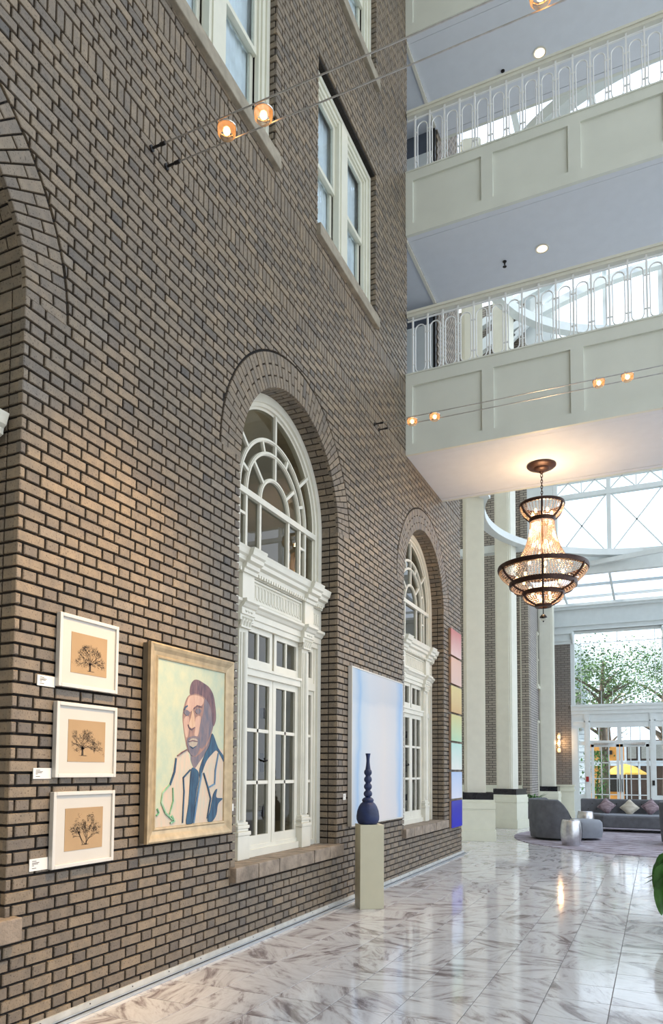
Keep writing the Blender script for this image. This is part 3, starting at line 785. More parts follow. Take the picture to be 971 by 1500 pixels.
# recessed downlights and sprinklers in the soffits
def downlight(x, y, z, lab):
    t = thing('downlight', lab, 'ceiling light', (x, y, z), 'round recessed downlights')
    MB().lathe((x,y,z), [(.075,.002),(.1,.002),(.1,-.008),(.075,-.006)], 24, close=False).build('trim_ring', WHITE, t)
    MB().lathe((x,y,z), [(.0001,-.003),(.076,-.003)], 24, close=False).build('lens', DOWNL, t)
    l = bpy.data.lights.new('downlight_glow', 'SPOT'); l.energy = 25; l.color = (1, .75, .5); l.spot_size = R(110); l.shadow_soft_size = .07
    lo = bpy.data.objects.new('downlight_glow', l); COL.objects.link(lo); lo.parent = t; lo.location = (0, 0, -.02)
downlight(1.757, 7.642, 9.1285, 'round recessed downlight in the soffit of the middle bridge')
downlight(1.757, 7.642, 12.2015, 'round recessed downlight in the soffit of the topmost bridge')
def sprinkler(x, y, z, lab):
    mb = MB(); mb.lathe((x,y,z), [(.03,0),(.03,-.008),(.012,-.01),(.012,-.05),(.006,-.055),(.006,-.08),(.03,-.082),(.03,-.086),(.0001,-.087)], 12)
    tag(mb.build('sprinkler', DARKM), lab, 'sprinkler', 'ceiling sprinklers')
sprinkler(1.202, 7.687, 9.131, 'small dark sprinkler head in the soffit of the middle bridge')
sprinkler(1.20, 7.70, 12.204, 'small dark sprinkler head in the soffit of the topmost bridge')

# ------------------------------------------------------------------ cable lights
def cable(y, z, lab):
    t = thing('lighting_cable', lab, 'cable', (0, y, z), 'taut lighting cables')
    MB().tube([(.02,y,z),(2,y,z-.012),(4,y,z-.018),(6.2,y,z-.012),(8.1,y,z)], .0055, 6).build('wire', STEEL, t)
    a = MB(); a.lathe((0,0,0), [(.022,0),(.022,.012),(.009,.016),(.009,.075),(.013,.08),(.013,.12),(.006,.125)], 10)
    o = bpy.data.objects.new('anchor', a.mesh('anchor', DARKM)); COL.objects.link(o); o.parent = t; o.rotation_euler = (0, R(90), 0)
CZ = 5.775
cable(1.02, CZ, 'near cable pair, the wire closer to the camera'); cable(1.185, CZ, 'near cable pair, the wire farther from the camera')
cable(5.36, CZ, 'far cable pair before the lowest bridge, front wire'); cable(5.52, CZ, 'far cable pair before the lowest bridge, rear wire')
def cable_lamp(x, y, lab, aim, power, cone):
    t = thing('cable_lamp', lab, 'lamp', (x, y, CZ), 'small glass lamps on the lighting cables')
    MB().lathe((x,y,CZ-.012), [(.055,.012),(.062,.006),(.06,-.03),(.045,-.05)], 18, close=False).build('glass_shade', AMBERG, t, smooth=True)
    MB().tube([(x+.064*cos(a), y+.064*sin(a), CZ) for a in [2*pi*k/18 for k in range(18)]], .006, 6, closed=True).build('holder_ring', CHROME, t)
    b = MB(); b.bar((x-.02,y-.085,CZ),(x-.02,y+.085,CZ),.008); b.build('cross_bar', CHROME, t)
    MB().sphere((x,y,CZ-.02), .026, 10, 6).build('bulb', BULB, t, smooth=True)
    l = bpy.data.lights.new('lamp_beam', 'SPOT'); l.energy = power; l.color = (1, .66, .31); l.spot_size = R(cone); l.spot_blend = .9; l.shadow_soft_size = .03
    lo = bpy.data.objects.new('lamp_beam', l); COL.objects.link(lo); lo.parent = t; lo.location = (0, 0, -.07)
    d = Vector(aim) - Vector((x, y, CZ-.07)); lo.rotation_euler = d.to_track_quat('-Z', 'Y').to_euler()
cable_lamp(.571, 1.1, 'lit glass lamp on the near cables, left one of the close pair', (.0, .35, 1.2), 190, 30)
cable_lamp(.857, 1.1, 'lit glass lamp on the near cables, right one of the close pair', (.0, 1.55, 1.4), 200, 32)
cable_lamp(2.63, 1.1, 'lit glass lamp on the near cables at the top edge of the view', (.0, .6, 1.8), 1350, 40)
cable_lamp(.47, 5.44, 'leftmost lit glass lamp on the far cables', (.05, 5.3, .9), 120, 40)
cable_lamp(.758, 5.44, 'second lit glass lamp from the left on the far cables', (.0, 3.6, 1.0), 180, 40)
cable_lamp(2.636, 5.44, 'third lit glass lamp from the left on the far cables', (.0, 4.0, 1.4), 260, 40)
cable_lamp(2.93, 5.44, 'rightmost lit glass lamp on the far cables', (3.4, 4.6, 0), 40, 60)

# ================================================================== CHANDELIER
CX_, CY_ = 1.702, 7.687
ch = thing('chandelier', 'tiered crystal bead chandelier with bronze rings hanging under the lowest bridge', 'chandelier', (CX_, CY_, 5.885))
C0 = (CX_, CY_, 0)
smooth_edges(MB().lathe(C0, [(.205,5.884),(.205,5.868),(.185,5.85),(.12,5.835),(.11,5.815),(.085,5.80),(.04,5.79),(.02,5.76),(.0001,5.75)], 32).build('ceiling_canopy', BRONZE, ch))
for i in range(10):
    z = 5.75 - i*.042; a = pi/2*(i % 2)
    pts = [(CX_ + .014*cos(t)*cos(a), CY_ + .014*cos(t)*sin(a), z - .022 + .028*sin(t)) for t in [2*pi*k/10 for k in range(10)]]
    MB().tube(pts, .0055, 5, closed=True).build('chain_link', BRONZE, ch)
def ring(r, z, h, t, name='bronze_ring'):
    smooth_edges(MB().lathe(C0, [(r-t,z),(r,z),(r+.008,z+h*.5),(r,z+h),(r-t,z+h),(r-t,z)], 48, close=False).build(name, BRONZE, ch))
RINGS = [(.316,5.268,.045,.03),(.178,5.04,.06,.03),(.63,4.325,.065,.06),(.468,4.085,.078,.03),(.292,3.955,.066,.03),(.115,3.795,.04,.05)]
for r in RINGS: ring(*r)
def curve(za, zb, ra, rb, pw):
    # radius as a function of z between two rings
    return lambda u: (ra + (rb-ra)*(u**pw), za + (zb-za)*u)
SEG = [(5.275, 5.09, .305, .17, 2.0, 40, 10), (5.05, 4.375, .168, .42, 2.1, 46, 30), (4.345, 4.15, .615, .455, 1.9, 80, 9), (4.105, 4.01, .458, .285, 1.9, 62, 7), (3.97, 3.83, .285, .11, 1.9, 42, 8)]
for za, zb, ra, rb, pw, ns, nb in SEG:
    f = curve(za, zb, ra, rb, pw); bd = MB()
    for i in range(ns):
        a = 2*pi*i/ns
        for j in range(nb):
            r, z = f((j+.5)/nb); s = min(.011, (za-zb)/nb*.56); rd = min(.0125, pi*r/ns*.98)
            c = Vector((CX_ + r*cos(a), CY_ + r*sin(a), z))
            bd.add([c+Vector((0,0,s)), c+Vector((rd,0,0)), c+Vector((0,rd,0)), c+Vector((-rd,0,0)), c+Vector((0,-rd,0)), c+Vector((0,0,-s))],
                   [(0,1,2),(0,2,3),(0,3,4),(0,4,1),(5,2,1),(5,3,2),(5,4,3),(5,1,4)])
    bd.build('bead_curtain', CRYSTAL, ch, fix=False, kind='stuff')
va = math.atan2(CAM.y-CY_, CAM.x-CX_)
for k in range(6):
    a = va + k*pi/3
    for za, zb, ra, rb, pw, ns, nb in (SEG[0], SEG[2], SEG[3], SEG[4]):
        f = curve(za, zb, ra+.012, rb+.012, pw)
        MB().tube([(CX_ + f(u/8)[0]*cos(a), CY_ + f(u/8)[0]*sin(a), f(u/8)[1]) for u in range(9)], .017, 6).build('bronze_rib', BRONZE, ch)
fin = MB(); fin.tube([(CX_,CY_,3.80),(CX_,CY_,3.69)], .008, 6); fin.lathe((CX_,CY_,3.645), [(.0001,.045),(.03,.04),(.05,.012),(.053,0)], 16, close=False); smooth_edges(fin.build('finial_cap', DARKM, ch))
MB().sphere((CX_,CY_,3.635), .042, 14, 8).build('finial_drop', LAMPG, ch, smooth=True); MB().sphere((CX_,CY_,3.59), .012, 8, 5).build('finial_tip', DARKM, ch, smooth=True)
MB().tube([(CX_,CY_,5.34),(CX_,CY_,3.82)], .012, 8).build('centre_stem', BRONZE, ch)
bulbs = [(.14, k*pi*2/5+.4, 5.18) for k in range(5)] + [(.12, k*pi*2/6, 4.72) for k in range(6)] + [(.24, k*pi*2/6+.5, 4.5) for k in range(6)] + [(.36, k*pi*2/8+.2, 4.23) for k in range(8)] + [(.2, k*pi*2/5, 4.05) for k in range(5)] + [(.1, k*pi*2/3, 3.93) for k in range(3)]
for r, a, z in bulbs:
    b = MB().sphere((CX_+r*cos(a), CY_+r*sin(a), z), .021, 8, 6, 1.6); b.build('candle_bulb', BULBC, ch, smooth=True)
for z, e in ((5.18, 48), (4.7, 40), (4.24, 24), (4.0, 14)):
    l = bpy.data.lights.new('chandelier_glow', 'POINT'); l.energy = e; l.color = (1, .66, .36); l.shadow_soft_size = .09
    lo = bpy.data.objects.new('chandelier_glow', l); COL.objects.link(lo); lo.parent = ch; lo.location = (0.03, 0, z-5.885)

# ================================================================== ART ON THE WALL
def picture_tree(y0, y1, z0, z1, lab, kind, rs):
    rnd = random.Random(rs); x = .035
    t = thing('framed_print', lab, 'picture', (0, (y0+y1)/2, z0), 'three framed tree drawings')
    fr = MB(); frame_rect(fr, .003, x, y0, y1, z0, z1, .022); bevel(fr.build('frame', FRAMEW, t), .003)
    MB().box(.004, x-.012, y0+.02, y1-.02, z0+.02, z1-.02).build('mat_board', MATB, t)
    py0, py1, pz0, pz1 = y0+.098, y1-.095, z0+.092, z1-.098
    MB().box(.004, x-.010, py0, py1, pz0, pz1).build('brown_paper', KRAFT, t)
    d = MB(); X = x-.0095; cy = (py0+py1)/2 + (.02 if kind == 0 else 0); gz = pz0+.045
    def stroke(a, b, w):
        dx, dz = b[0]-a[0], b[1]-a[1]; l = math.hypot(dx, dz) or 1e-6; nx, nz = -dz/l*w/2, dx/l*w/2
        d.add([(X,a[0]+nx,a[1]+nz),(X,b[0]+nx*.7,b[1]+nz*.7),(X,b[0]-nx*.7,b[1]-nz*.7),(X,a[0]-nx,a[1]-nz)], [(0,1,2,3)])
    def grow(p, a, l, w, dep):
        q = (p[0]+l*cos(a), p[1]+l*sin(a))
        if not (py0+.02 < q[0] < py1-.02 and gz < q[1] < pz1-.03): return
        stroke(p, q, w)
        if dep == 0: return
        for _ in range(2 if dep > 1 else 3): grow(q, a + rnd.gauss(0, .42), l*rnd.uniform(.7, .95), w*.68, dep-1)
    pw, phh = py1-py0, pz1-pz0
    crown = [[(.10,.20),(.14,.42),(.26,.55),(.36,.84),(.48,.72),(.72,.62),(.88,.42),(.90,.16),(.74,.22),(.62,.20),(.50,.24),(.38,.20),(.24,.24)],
             [(.12,.24),(.18,.42),(.26,.58),(.42,.76),(.62,.74),(.80,.56),(.92,.34),(.96,.18),(.80,.24),(.60,.26),(.44,.34),(.30,.26)],
             [(.12,.48),(.20,.66),(.30,.84),(.48,.72),(.66,.84),(.84,.66),(.94,.52),(.80,.40),(.66,.42),(.50,.36),(.34,.40),(.22,.40)]][kind]
    def inside(u, v):
        c = False; n = len(crown)
        for i in range(n):
            (x1, y1_), (x2, y2_) = crown[i], crown[(i+1) % n]
            if (y1_ > v) != (y2_ > v) and u < (x2-x1)*(v-y1_)/(y2_-y1_)+x1: c = not c
        return c
    tx = (.52, .38, .52)[kind]; gz = pz0 + phh*(.10, .16, .12)[kind]; cy = py0 + pw*tx
    if kind == 2:
        for a in (50, 68, 84, 100, 116, 134): grow((cy+rnd.uniform(-.016,.016), gz), R(a), .036, .0045, 4)
    else:
        for o_ in (-.004, 0, .004): stroke((cy+o_*1.6, gz), (cy+o_*.6, gz+.05), .005)
        for a in (24, 44, 66, 88, 110, 132, 154): grow((cy, gz+.035), R(a), .034, .004, 4)
    k_ = 0
    while k_ < 62:
        u, v = rnd.random(), rnd.random()
        if not inside(u, v): continue
        k_ += 1; a0 = rnd.uniform(-.6, .6)
        for _ in range(rnd.randint(8, 15)):
            p = (py0+pw*u+rnd.gauss(0,.009), pz0+phh*v+rnd.gauss(0,.007)); a = a0+rnd.gauss(0,.6); l = rnd.uniform(.003,.009)
            stroke(p, (p[0]+l*cos(a), p[1]+l*sin(a)), rnd.uniform(.0008,.0026))
    for _ in range(14): stroke((cy-.03+rnd.random()*.06, gz-rnd.random()*.004), (cy-.02+rnd.random()*.06, gz-rnd.random()*.004), .0012)
    d.build('tree_drawing', INK, t, fix=False)
    pl = glass('picture_glass', (1, 1, 1), .0, .35) if 'picture_glass' not in MATS else MATS['picture_glass']
picture_tree(.288, .778, 1.913, 2.343, 'top of the three white-framed tree drawings on brown paper', 0, 3)
picture_tree(.283, .781, 1.389, 1.826, 'middle of the three white-framed tree drawings on brown paper', 1, 11)
picture_tree(.278, .778, .872, 1.308, 'bottom of the three white-framed drawings, a shrub with several stems', 2, 5)
def card(y0, y1, z0, z1, lab):
    t = thing('caption_card', lab, 'label', (0, (y0+y1)/2, z0), 'white caption cards on the brick wall')
    MB().box(.002, .006, y0, y1, z0, z1).build('card', PAPER, t)
    ln = MB(); h = z1-z0
    for i, (z, w) in enumerate(((.8, .3), (.66, .5), (.56, .42), (.44, .14), (.22, .3))): ln.box(.006, .0064, y0+.018, y0+.018+(y1-y0-.03)*w, z0+h*z-.0016, z0+h*z+.0016)
    ln.build('printed_lines', INK, t)
card(.16, .288, 1.903, 1.963, 'white caption card beside the top tree drawing')
card(.152, .281, 1.383, 1.443, 'white caption card beside the middle tree drawing')
card(.146, .275, .877, .944, 'white caption card beside the bottom tree drawing')
card(2.14, 2.205, 1.108, 1.166, 'white caption card on the right of the portrait')
card(4.43, 4.50, 1.118, 1.185, 'white caption card left of the pale wash painting')

def portrait():
    y0, y1, z0, z1 = 1.045, 2.075, .945, 2.297; x = .075
    t = thing('portrait_painting', 'framed painted portrait of a bust in a pale jacket, gold frame', 'painting', (0, (y0+y1)/2, z0))
    MB().box(.005, .05, y0+.005, y1-.005, z0+.005, z1-.005).build('frame_back', GOLDS, t)
    prof = [(0, .05), (0, x), (.012, x+.006), (.03, x), (.055, x-.014), (.08, x-.02), (.088, x-.012), (.098, x-.014), (.102, .05)]
    fm = MB(); C4 = [(y0,z0,1,1),(y1,z0,-1,1),(y1,z1,-1,-1),(y0,z1,1,-1)]; k = len(prof)
    vs = [(xx, cy+sy*d, cz+sz*d) for cy, cz, sy, sz in C4 for d, xx in prof]
    fm.add(vs, [(c*k+i, c*k+i+1, ((c+1)%4)*k+i+1, ((c+1)%4)*k+i) for c in range(4) for i in range(k-1)])
    fm.build('gilt_frame', GOLDF, t)
    a0, a1, b0, b1 = y0+.10, y1-.10, z0+.10, z1-.10
    MB().box(.04, .052, a0, a1, b0, b1).build('canvas', CANV, t)
    lay_ = [0]
    def U(u, v): return (min(a1-.002, max(a0+.002, a0+(a1-a0)*u)), min(b1-.002, max(b0+.002, b0+(b1-b0)*v)))
    def patch(name, pts, m_):
        # smooth closed outline through pts (Catmull-Rom), a thin layer of paint
        lay_[0] += 1; X = .052 + lay_[0]*.0003; n = len(pts); q = []
        for i in range(n):
            p = [Vector(pts[(i+d) % n]) for d in (-1, 0, 1, 2)]
            for s in range(4):
                u = s/4; q.append(.5*((2*p[1]) + (p[2]-p[0])*u + (2*p[0]-5*p[1]+4*p[2]-p[3])*u*u + (3*p[1]-p[0]-3*p[2]+p[3])*u**3))
        q = [U(*v) for v in q]; mb = MB(); mb.prism(q, .0515, X); return mb.build(name, m_, t)
    def stroke(pts, w, m_):
        lay_[0] += 1; X = .052 + lay_[0]*.0003; q = [Vector(U(*p)) for p in pts]; L_, R_ = [], []
        for i, p in enumerate(q):
            d = q[min(i+1, len(q)-1)] - q[max(i-1, 0)]; nn = Vector((-d.y, d.x)).normalized()*(w*(.6+.4*sin(pi*(i+.5)/len(q))))/2
            L_.append((p+nn)[:]); R_.append((p-nn)[:])
        MB().prism(L_ + R_[::-1], .0515, X).build('brush_stroke', m_, t)
    pj = paint_material('cream_paint_strokes', (.50, .47, .38), (.62, .46, .35)); pb = paint_material('navy_paint', (.015, .04, .09), (.03, .10, .18)); pbl = paint_material('blue_paint', (.05, .13, .26), (.16, .28, .40))
    ph = paint_material('hair_paint', (.07, .045, .07), (.20, .11, .12)); ps = paint_material('brown_skin_paint', (.20, .12, .11), (.36, .21, .17)); pl = paint_material('rose_skin_paint', (.46, .28, .22), (.56, .38, .30))
    pn = paint_material('tan_nose_paint', (.50, .32, .22), (.58, .42, .30)); pm = paint_material('grey_beard_paint', (.30, .27, .24), (.46, .38, .30))
    pd = paint_material('slate_skin_paint', (.10, .11, .16), (.22, .16, .17)); pg = paint_material('green_paint', (.10, .34, .18), (.35, .50, .35))
    patch('painted_jacket', [(0.419,0.467),(0.285,0.427),(0.24,0.378),(0.199,0.265),(0.11,0.234),(0.077,0.179),(0.089,0.132),(-0.005,0.089),(-0.008,-0.003),(0.463,-0.012),(1.012,-0.005),(1.006,0.429),(0.899,0.491),(0.816,0.578),(0.752,0.505),(0.546,0.355),(0.484,0.38)], pj)
    patch('painted_neck', [(0.419,0.471),(0.471,0.439),(0.483,0.397),(0.536,0.35),(0.607,0.389),(0.69,0.442),(0.774,0.515),(0.805,0.578),(0.728,0.566),(0.623,0.493)], pd)
    patch('painted_face', [(0.423,0.802),(0.366,0.73),(0.35,0.662),(0.37,0.587),(0.392,0.53),(0.418,0.48),(0.471,0.439),(0.543,0.423),(0.625,0.45),(0.73,0.505),(0.804,0.596),(0.834,0.687),(0.785,0.783),(0.672,0.838),(0.544,0.837)], ps)
    patch('painted_cheek_shadow', [(0.684,0.812),(0.784,0.792),(0.837,0.705),(0.799,0.604),(0.729,0.527),(0.635,0.476),(0.59,0.536),(0.607,0.623),(0.656,0.713)], pd)
    patch('painted_hair', [(0.452,0.817),(0.46,0.877),(0.509,0.912),(0.572,0.918),(0.647,0.906),(0.735,0.887),(0.804,0.847),(0.841,0.787),(0.863,0.688),(0.831,0.633),(0.801,0.649),(0.782,0.738),(0.706,0.796),(0.629,0.821),(0.534,0.827)], ph)
    patch('painted_brow_light', [(0.433,0.796),(0.535,0.817),(0.652,0.805),(0.637,0.76),(0.538,0.742),(0.458,0.706),(0.391,0.723)], pl)
    patch('painted_cheek_light', [(0.37,0.655),(0.439,0.675),(0.443,0.599),(0.425,0.547),(0.391,0.555)], pl)
    patch('painted_cheek_light', [(0.541,0.672),(0.614,0.684),(0.601,0.614),(0.578,0.561),(0.526,0.559),(0.534,0.611)], pl)
    patch('painted_nose', [(0.466,0.668),(0.492,0.721),(0.523,0.671),(0.534,0.615),(0.483,0.596),(0.436,0.614)], pn)
    patch('painted_beard', [(0.413,0.518),(0.465,0.549),(0.568,0.554),(0.618,0.519),(0.599,0.467),(0.543,0.43),(0.464,0.443)], pd)
    patch('painted_mouth', [(0.441,0.518),(0.496,0.54),(0.569,0.533),(0.564,0.502),(0.503,0.478),(0.458,0.493)], pm)
    patch('painted_eye', [(0.364,0.698),(0.403,0.715),(0.452,0.701),(0.413,0.678)], pd)
    patch('painted_eye', [(0.529,0.713),(0.57,0.734),(0.625,0.722),(0.576,0.698)], pd)
    patch('painted_collar', [(0.804,0.582),(0.899,0.491),(1.006,0.429),(1.003,0.397),(0.888,0.471),(0.799,0.444),(0.718,0.399),(0.656,0.329),(0.622,0.286),(0.613,0.346),(0.69,0.442),(0.763,0.506)], pb)
    patch('painted_tie', [(0.505,0.355),(0.589,0.331),(0.602,0.278),(0.574,0.21),(0.538,0.084),(0.512,0.002),(0.426,0.006),(0.456,0.129),(0.47,0.254),(0.477,0.312)], pb)
    patch('painted_sleeve', [(0.989,0.149),(0.915,0.115),(0.888,0.045),(0.818,0.002),(0.752,0.011),(0.793,0.084),(0.833,0.179),(0.894,0.215),(0.883,0.16)], pb)
    stroke([(0.416,0.742),(0.386,0.731),(0.367,0.713)], 0.012, pb)
    stroke([(0.508,0.73),(0.559,0.751),(0.633,0.747)], 0.01, ph)
    stroke([(0.427,0.624),(0.442,0.606),(0.483,0.596),(0.53,0.611)], 0.01, ph)
    stroke([(0.441,0.516),(0.497,0.526),(0.571,0.522)], 0.008, ph)
    stroke([(0.458,0.489),(0.503,0.478),(0.55,0.491)], 0.007, pb)
    stroke([(0.267,0.411),(0.248,0.329),(0.191,0.249)], 0.018, pb)
    stroke([(0.475,0.342),(0.373,0.292),(0.387,0.205),(0.373,0.013)], 0.013, pb)
    stroke([(0.907,0.455),(0.86,0.338),(0.852,0.249),(0.743,0.224)], 0.014, pbl)
    stroke([(0.674,0.321),(0.747,0.224),(0.79,0.154),(0.741,0.025)], 0.014, pb)
    stroke([(0.642,0.321),(0.604,0.226),(0.559,0.092),(0.532,0.005)], 0.02, pbl)
    stroke([(0.182,0.249),(0.094,0.203),(0.079,0.148),(0.136,0.083),(0.233,0.038)], 0.013, pg)
    stroke([(0.229,0.232),(0.237,0.151),(0.191,0.073)], 0.01, pg)
    stroke([(0.219,0.064),(0.258,0.03),(0.203,0.021)], 0.018, pg)
    stroke([(0.028,0.111),(0.051,0.087),(0.017,0.072)], 0.012, pg)
    stroke([(0.419,0.467),(0.351,0.449),(0.285,0.426)], 0.008, ph)
portrait()
ab = thing('wash_painting', 'large unframed pale blue and white wash painting behind the blue vase', 'painting', (0, 4.57, .835))
MB().box(.008, .048, 4.57, 6.32, .835, 2.60).build('canvas', abstract_material(), ab)
wf = MB(); frame_rect(wf, .004, .052, 4.555, 6.335, .82, 2.615, .014); wf.build('white_edge', FRAMEW, ab)
cols = [((.05,.05,.40),(.03,.03,.50),'deep blue'), ((.42,.55,.78),(.72,.72,.82),'pale lilac'), ((.42,.66,.58),(.80,.80,.74),'pale mint'), ((.62,.55,.22),(.40,.62,.40),'yellow-green'), ((.62,.50,.18),(.58,.36,.14),'mustard yellow'), ((.66,.36,.24),(.62,.42,.36),'salmon'), ((.52,.12,.11),(.70,.45,.40),'coral red')]
for k, (tp, bt_, nm) in enumerate(cols):
    z0 = .502 + k*.4825
    t = thing('colour_panel', '%s square art panel, %s of seven in a column' % (nm, ['lowest','second from bottom','third from bottom','middle one','third from top','second from top','topmost'][k]), 'art panel', (0, 9.17, z0), 'column of seven colour panels')
    MB().box(.004, .038, 8.83, 9.52, z0, z0+.445).build('wood_box', WOODSIDE, t)
    MB().box(.038, .046, 8.83, 9.52, z0, z0+.445).build('colour_face', gradient_material('panel_'+nm, tp, bt_, .445), t)

# ------------------------------------------------------------------ pedestal and vase
def rotbox(mb, c, hx, hy, z0, z1, a):
    vs = [(c[0]+sx*hx*cos(a)-sy*hy*sin(a), c[1]+sx*hx*sin(a)+sy*hy*cos(a), z) for z in (z0, z1) for sx, sy in ((-1,-1),(1,-1),(1,1),(-1,1))]
    return mb.add(vs, [(3,2,1,0),(4,5,6,7),(0,1,5,4),(1,2,6,5),(2,3,7,6),(3,0,4,7)])
pc = (.335, 4.375); pa = R(35)
pd_ = MB(); rotbox(pd_, pc, .128, .125, 0, .872, pa)
tag(bevel(pd_.build('display_pedestal', PEDM), .003), 'plain beige-green display pedestal against the brick wall', 'pedestal')
vz = .872
prof = [(.0001,0),(.090,0),(.106,.012),(.121,.05),(.122,.085),(.114,.14),(.098,.185),(.080,.215),(.066,.228),(.058,.234),(.058,.240),(.062,.244),(.062,.262),(.056,.268),(.050,.276),(.036,.284)]
zz = .284
for rr in (.046, .043, .042, .042):
    for k in range(1, 10): prof.append((max(.026, rr*sin(pi*k/10)**.75), zz + .038*(1-cos(pi*k/10))))
    zz += .076
prof += [(.028,.592),(.025,.60),(.021,.63),(.018,.665),(.018,.69),(.021,.72),(.027,.748),(.027,.752),(.020,.752),(.014,.70),(.0001,.69)]
vb = MB(); vb.lathe((pc[0]-.01, pc[1]-.02, vz), prof, 36, close=False)
tag(smooth_edges(vb.build('vase', VASEM), 50), 'dark blue bottle vase with beaded neck on the pedestal', 'vase')

# ================================================================== FAR ATRIUM
RC, RCY, RR = 3.6, 14.0, 4.0
def column(cx, cy, rz, lab, ztop=15.5):
    t = thing('column', lab, 'column', (cx, cy, 0), 'white square columns on panelled bases'); a = rz
    sh = MB(); sx = cx-(.06 if ztop > 10 else 0); rotbox(sh, (sx,cy), .205, .205, 1.0, ztop, a); rotbox(sh, (sx,cy), .225, .165, 1.0, ztop, a); rotbox(sh, (sx,cy), .165, .225, 1.0, ztop, a); sh.build('shaft', COLM, t)
    bd = MB(); rotbox(bd, (cx,cy), .315, .315, .852, 1.0, a); bd.build('black_band', BLACKST, t)
    for h, z0, z1 in ((.335,.79,.852),(.352,.66,.79),(.342,.62,.66),(.345,.22,.62),(.365,.0,.22)):
        b = MB(); rotbox(b, (cx,cy), h, h, z0, z1, a); bevel(b.build('base_tier', COLB, t), .006)
column(-.33, 12.35, R(14), 'nearest white square column, beside the end of the brick wall')
column(-.33, 16.0, R(-14), 'second white square column, turned to show its lit side')
column(.10, 19.95, 0, 'farthest white column, beside the brick pier with the wall sconce', 6.78)
# ring beams of the rotunda and their brackets
def ring_beam(z0, z1, w, lab):
    mb = MB(); mb.lathe((RC, RCY, 0), [(RR,z0),(RR,z1),(RR+w,z1),(RR+w,z0),(RR,z0)], 96, close=False)
    return tag(smooth_edges(mb.build('trim_1', ENDW), 30), lab, 'beam', kind='structure')
ring_beam(7.35, 7.52, .22, 'curved white ring beam of the rotunda behind the chandelier')
ring_beam(13.62, 13.85, .25, 'upper curved white ring beam seen through the lower railing').name = 'trim_2'
br = MB(); br.box(-2.9, .1, 16.1, 16.35, 7.3, 7.5); br.box(-.2, .0, 11.9, 12.3, 7.3, 7.5)
tag(br.build('trim_3', ENDW), 'straight white beam crossing behind the columns below the ring', 'beam', kind='structure')
# brick wall facing the camera behind the columns, and its return
wb = thing('wall_far_left', 'shaded brick wall behind the white columns with white wainscot', 'wall', (-1.5, 18, 0), kind='structure')
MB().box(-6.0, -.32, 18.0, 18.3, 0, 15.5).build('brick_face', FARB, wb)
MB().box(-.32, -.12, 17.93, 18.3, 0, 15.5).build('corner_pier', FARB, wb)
ws = MB(); ws.box(-6.0, -.33, 17.93, 18.0, 0, 1.0); ws.box(-6.0, -.33, 17.90, 18.0, 1.0, 1.05); ws.box(-6.0,-.33,17.91,18.0,0,.2); ws.build('wainscot', COLB, wb)
MB().box(-.36, -.31, 17.96, 18.02, 1.05, 7.2).build('corner_trim', COLM, wb)
ws2 = thing('wall_far_return', 'sunlit brick return wall leading to the entrance doors', 'wall', (-.2, 19.4, 0), kind='structure')
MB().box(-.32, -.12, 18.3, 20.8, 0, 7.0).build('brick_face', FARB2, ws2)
wn = MB(); frame_rect(wn, -.13, -.09, 19.45, 20.5, 4.05, 5.72, .07); wn.box(-.13, -.06, 19.38, 20.57, 3.97, 4.05); wn.box(-.13,-.1,19.5,20.45,4.85,4.9); w_ = wn.build('window_frame', CREAM, ws2); MB().box(-.125, -.115, 19.5, 20.45, 4.1, 5.67).build('pane', DARKPANE, w_)
dn = MB(); frame_rect(dn, -.13, -.09, 19.45, 20.5, 0, 3.0, .08); w_ = dn.build('side_door_frame', CREAM, ws2); MB().box(-.125, -.115, 19.5, 20.45, 1.0, 2.3).build('pane', DARKPANE, w_)

# end wall with the entrance
YE = 20.8
ew = thing('wall_end', 'pale blue-white entrance wall with brick piers, big window and glazed doors', 'wall', (2.1, YE, 0), kind='structure')
MB().box(-.12, .72, YE, YE+.3, 1.02, 5.5).build('brick_pier', far_brick_material('pier_brick', 'XZ', ((.20,.18,.16),(.25,.22,.19)), (.10,.085,.075)), ew)
MB().box(3.48, 4.3, YE, YE+.3, 1.02, 5.5).build('brick_pier', MATS['pier_brick'], ew)
for x0, x1 in ((-.12, .78), (3.42, 4.3)):
    b = MB(); b.box(x0, x1, YE-.06, YE+.3, 0, 1.0); b.box(x0, x1+.03, YE-.09, YE+.3, .84, .90); b.box(x0, x1+.03, YE-.1, YE+.3, 1.0, 1.04); b.box(x0, x1+.02, YE-.1, YE+.3, 0, .22); b.build('pier_base', COLB, ew)
    c = MB(); c.box(x0, x1, YE-.03, YE+.3, 5.5, 5.9); c.box(x0, x1+.02, YE-.06, YE+.3, 5.6, 5.64); c.box(x0, x1+.05, YE-.09, YE+.3, 5.82, 5.9); c.build('pier_capital', ENDW, ew)
for x in (.80, 3.40):
    c = MB(); c.tube([(x, YE-.03, 5.86), (x, YE-.10, 5.80), (x, YE-.10, 5.70), (x, YE-.04, 5.62), (x, YE-.05, 5.55), (x, YE-.01, 5.5)], [.05,.06,.055,.045,.05,.02], 8); c.build('console_bracket', ENDW, ew, smooth=True)
en = MB(); en.box(-.12, 9, YE-.04, YE+.3, 5.9, 6.75); en.box(-.12, 9, YE-.10, YE+.3, 6.05, 6.10); en.box(-.12, 9, YE-.08, YE+.3, 5.9, 5.95); en.box(-.12, 9, YE-.16, YE+.3, 6.58, 6.66); en.box(-.12, 9, YE-.22, YE+.3, 6.66, 6.75); en.build('entablature', ENDW, ew)
MB().box(4.3, 9, YE, YE+.3, 0, 5.9).build('side_wall', ENDW, ew)
bw = thing('window_7', 'large paned window with tree view above the entrance doors', 'window', (2.1, YE, 3.5), kind='structure')
WX0, WX1, WZ0, WZ1 = .84, 3.36, 3.55, 5.82
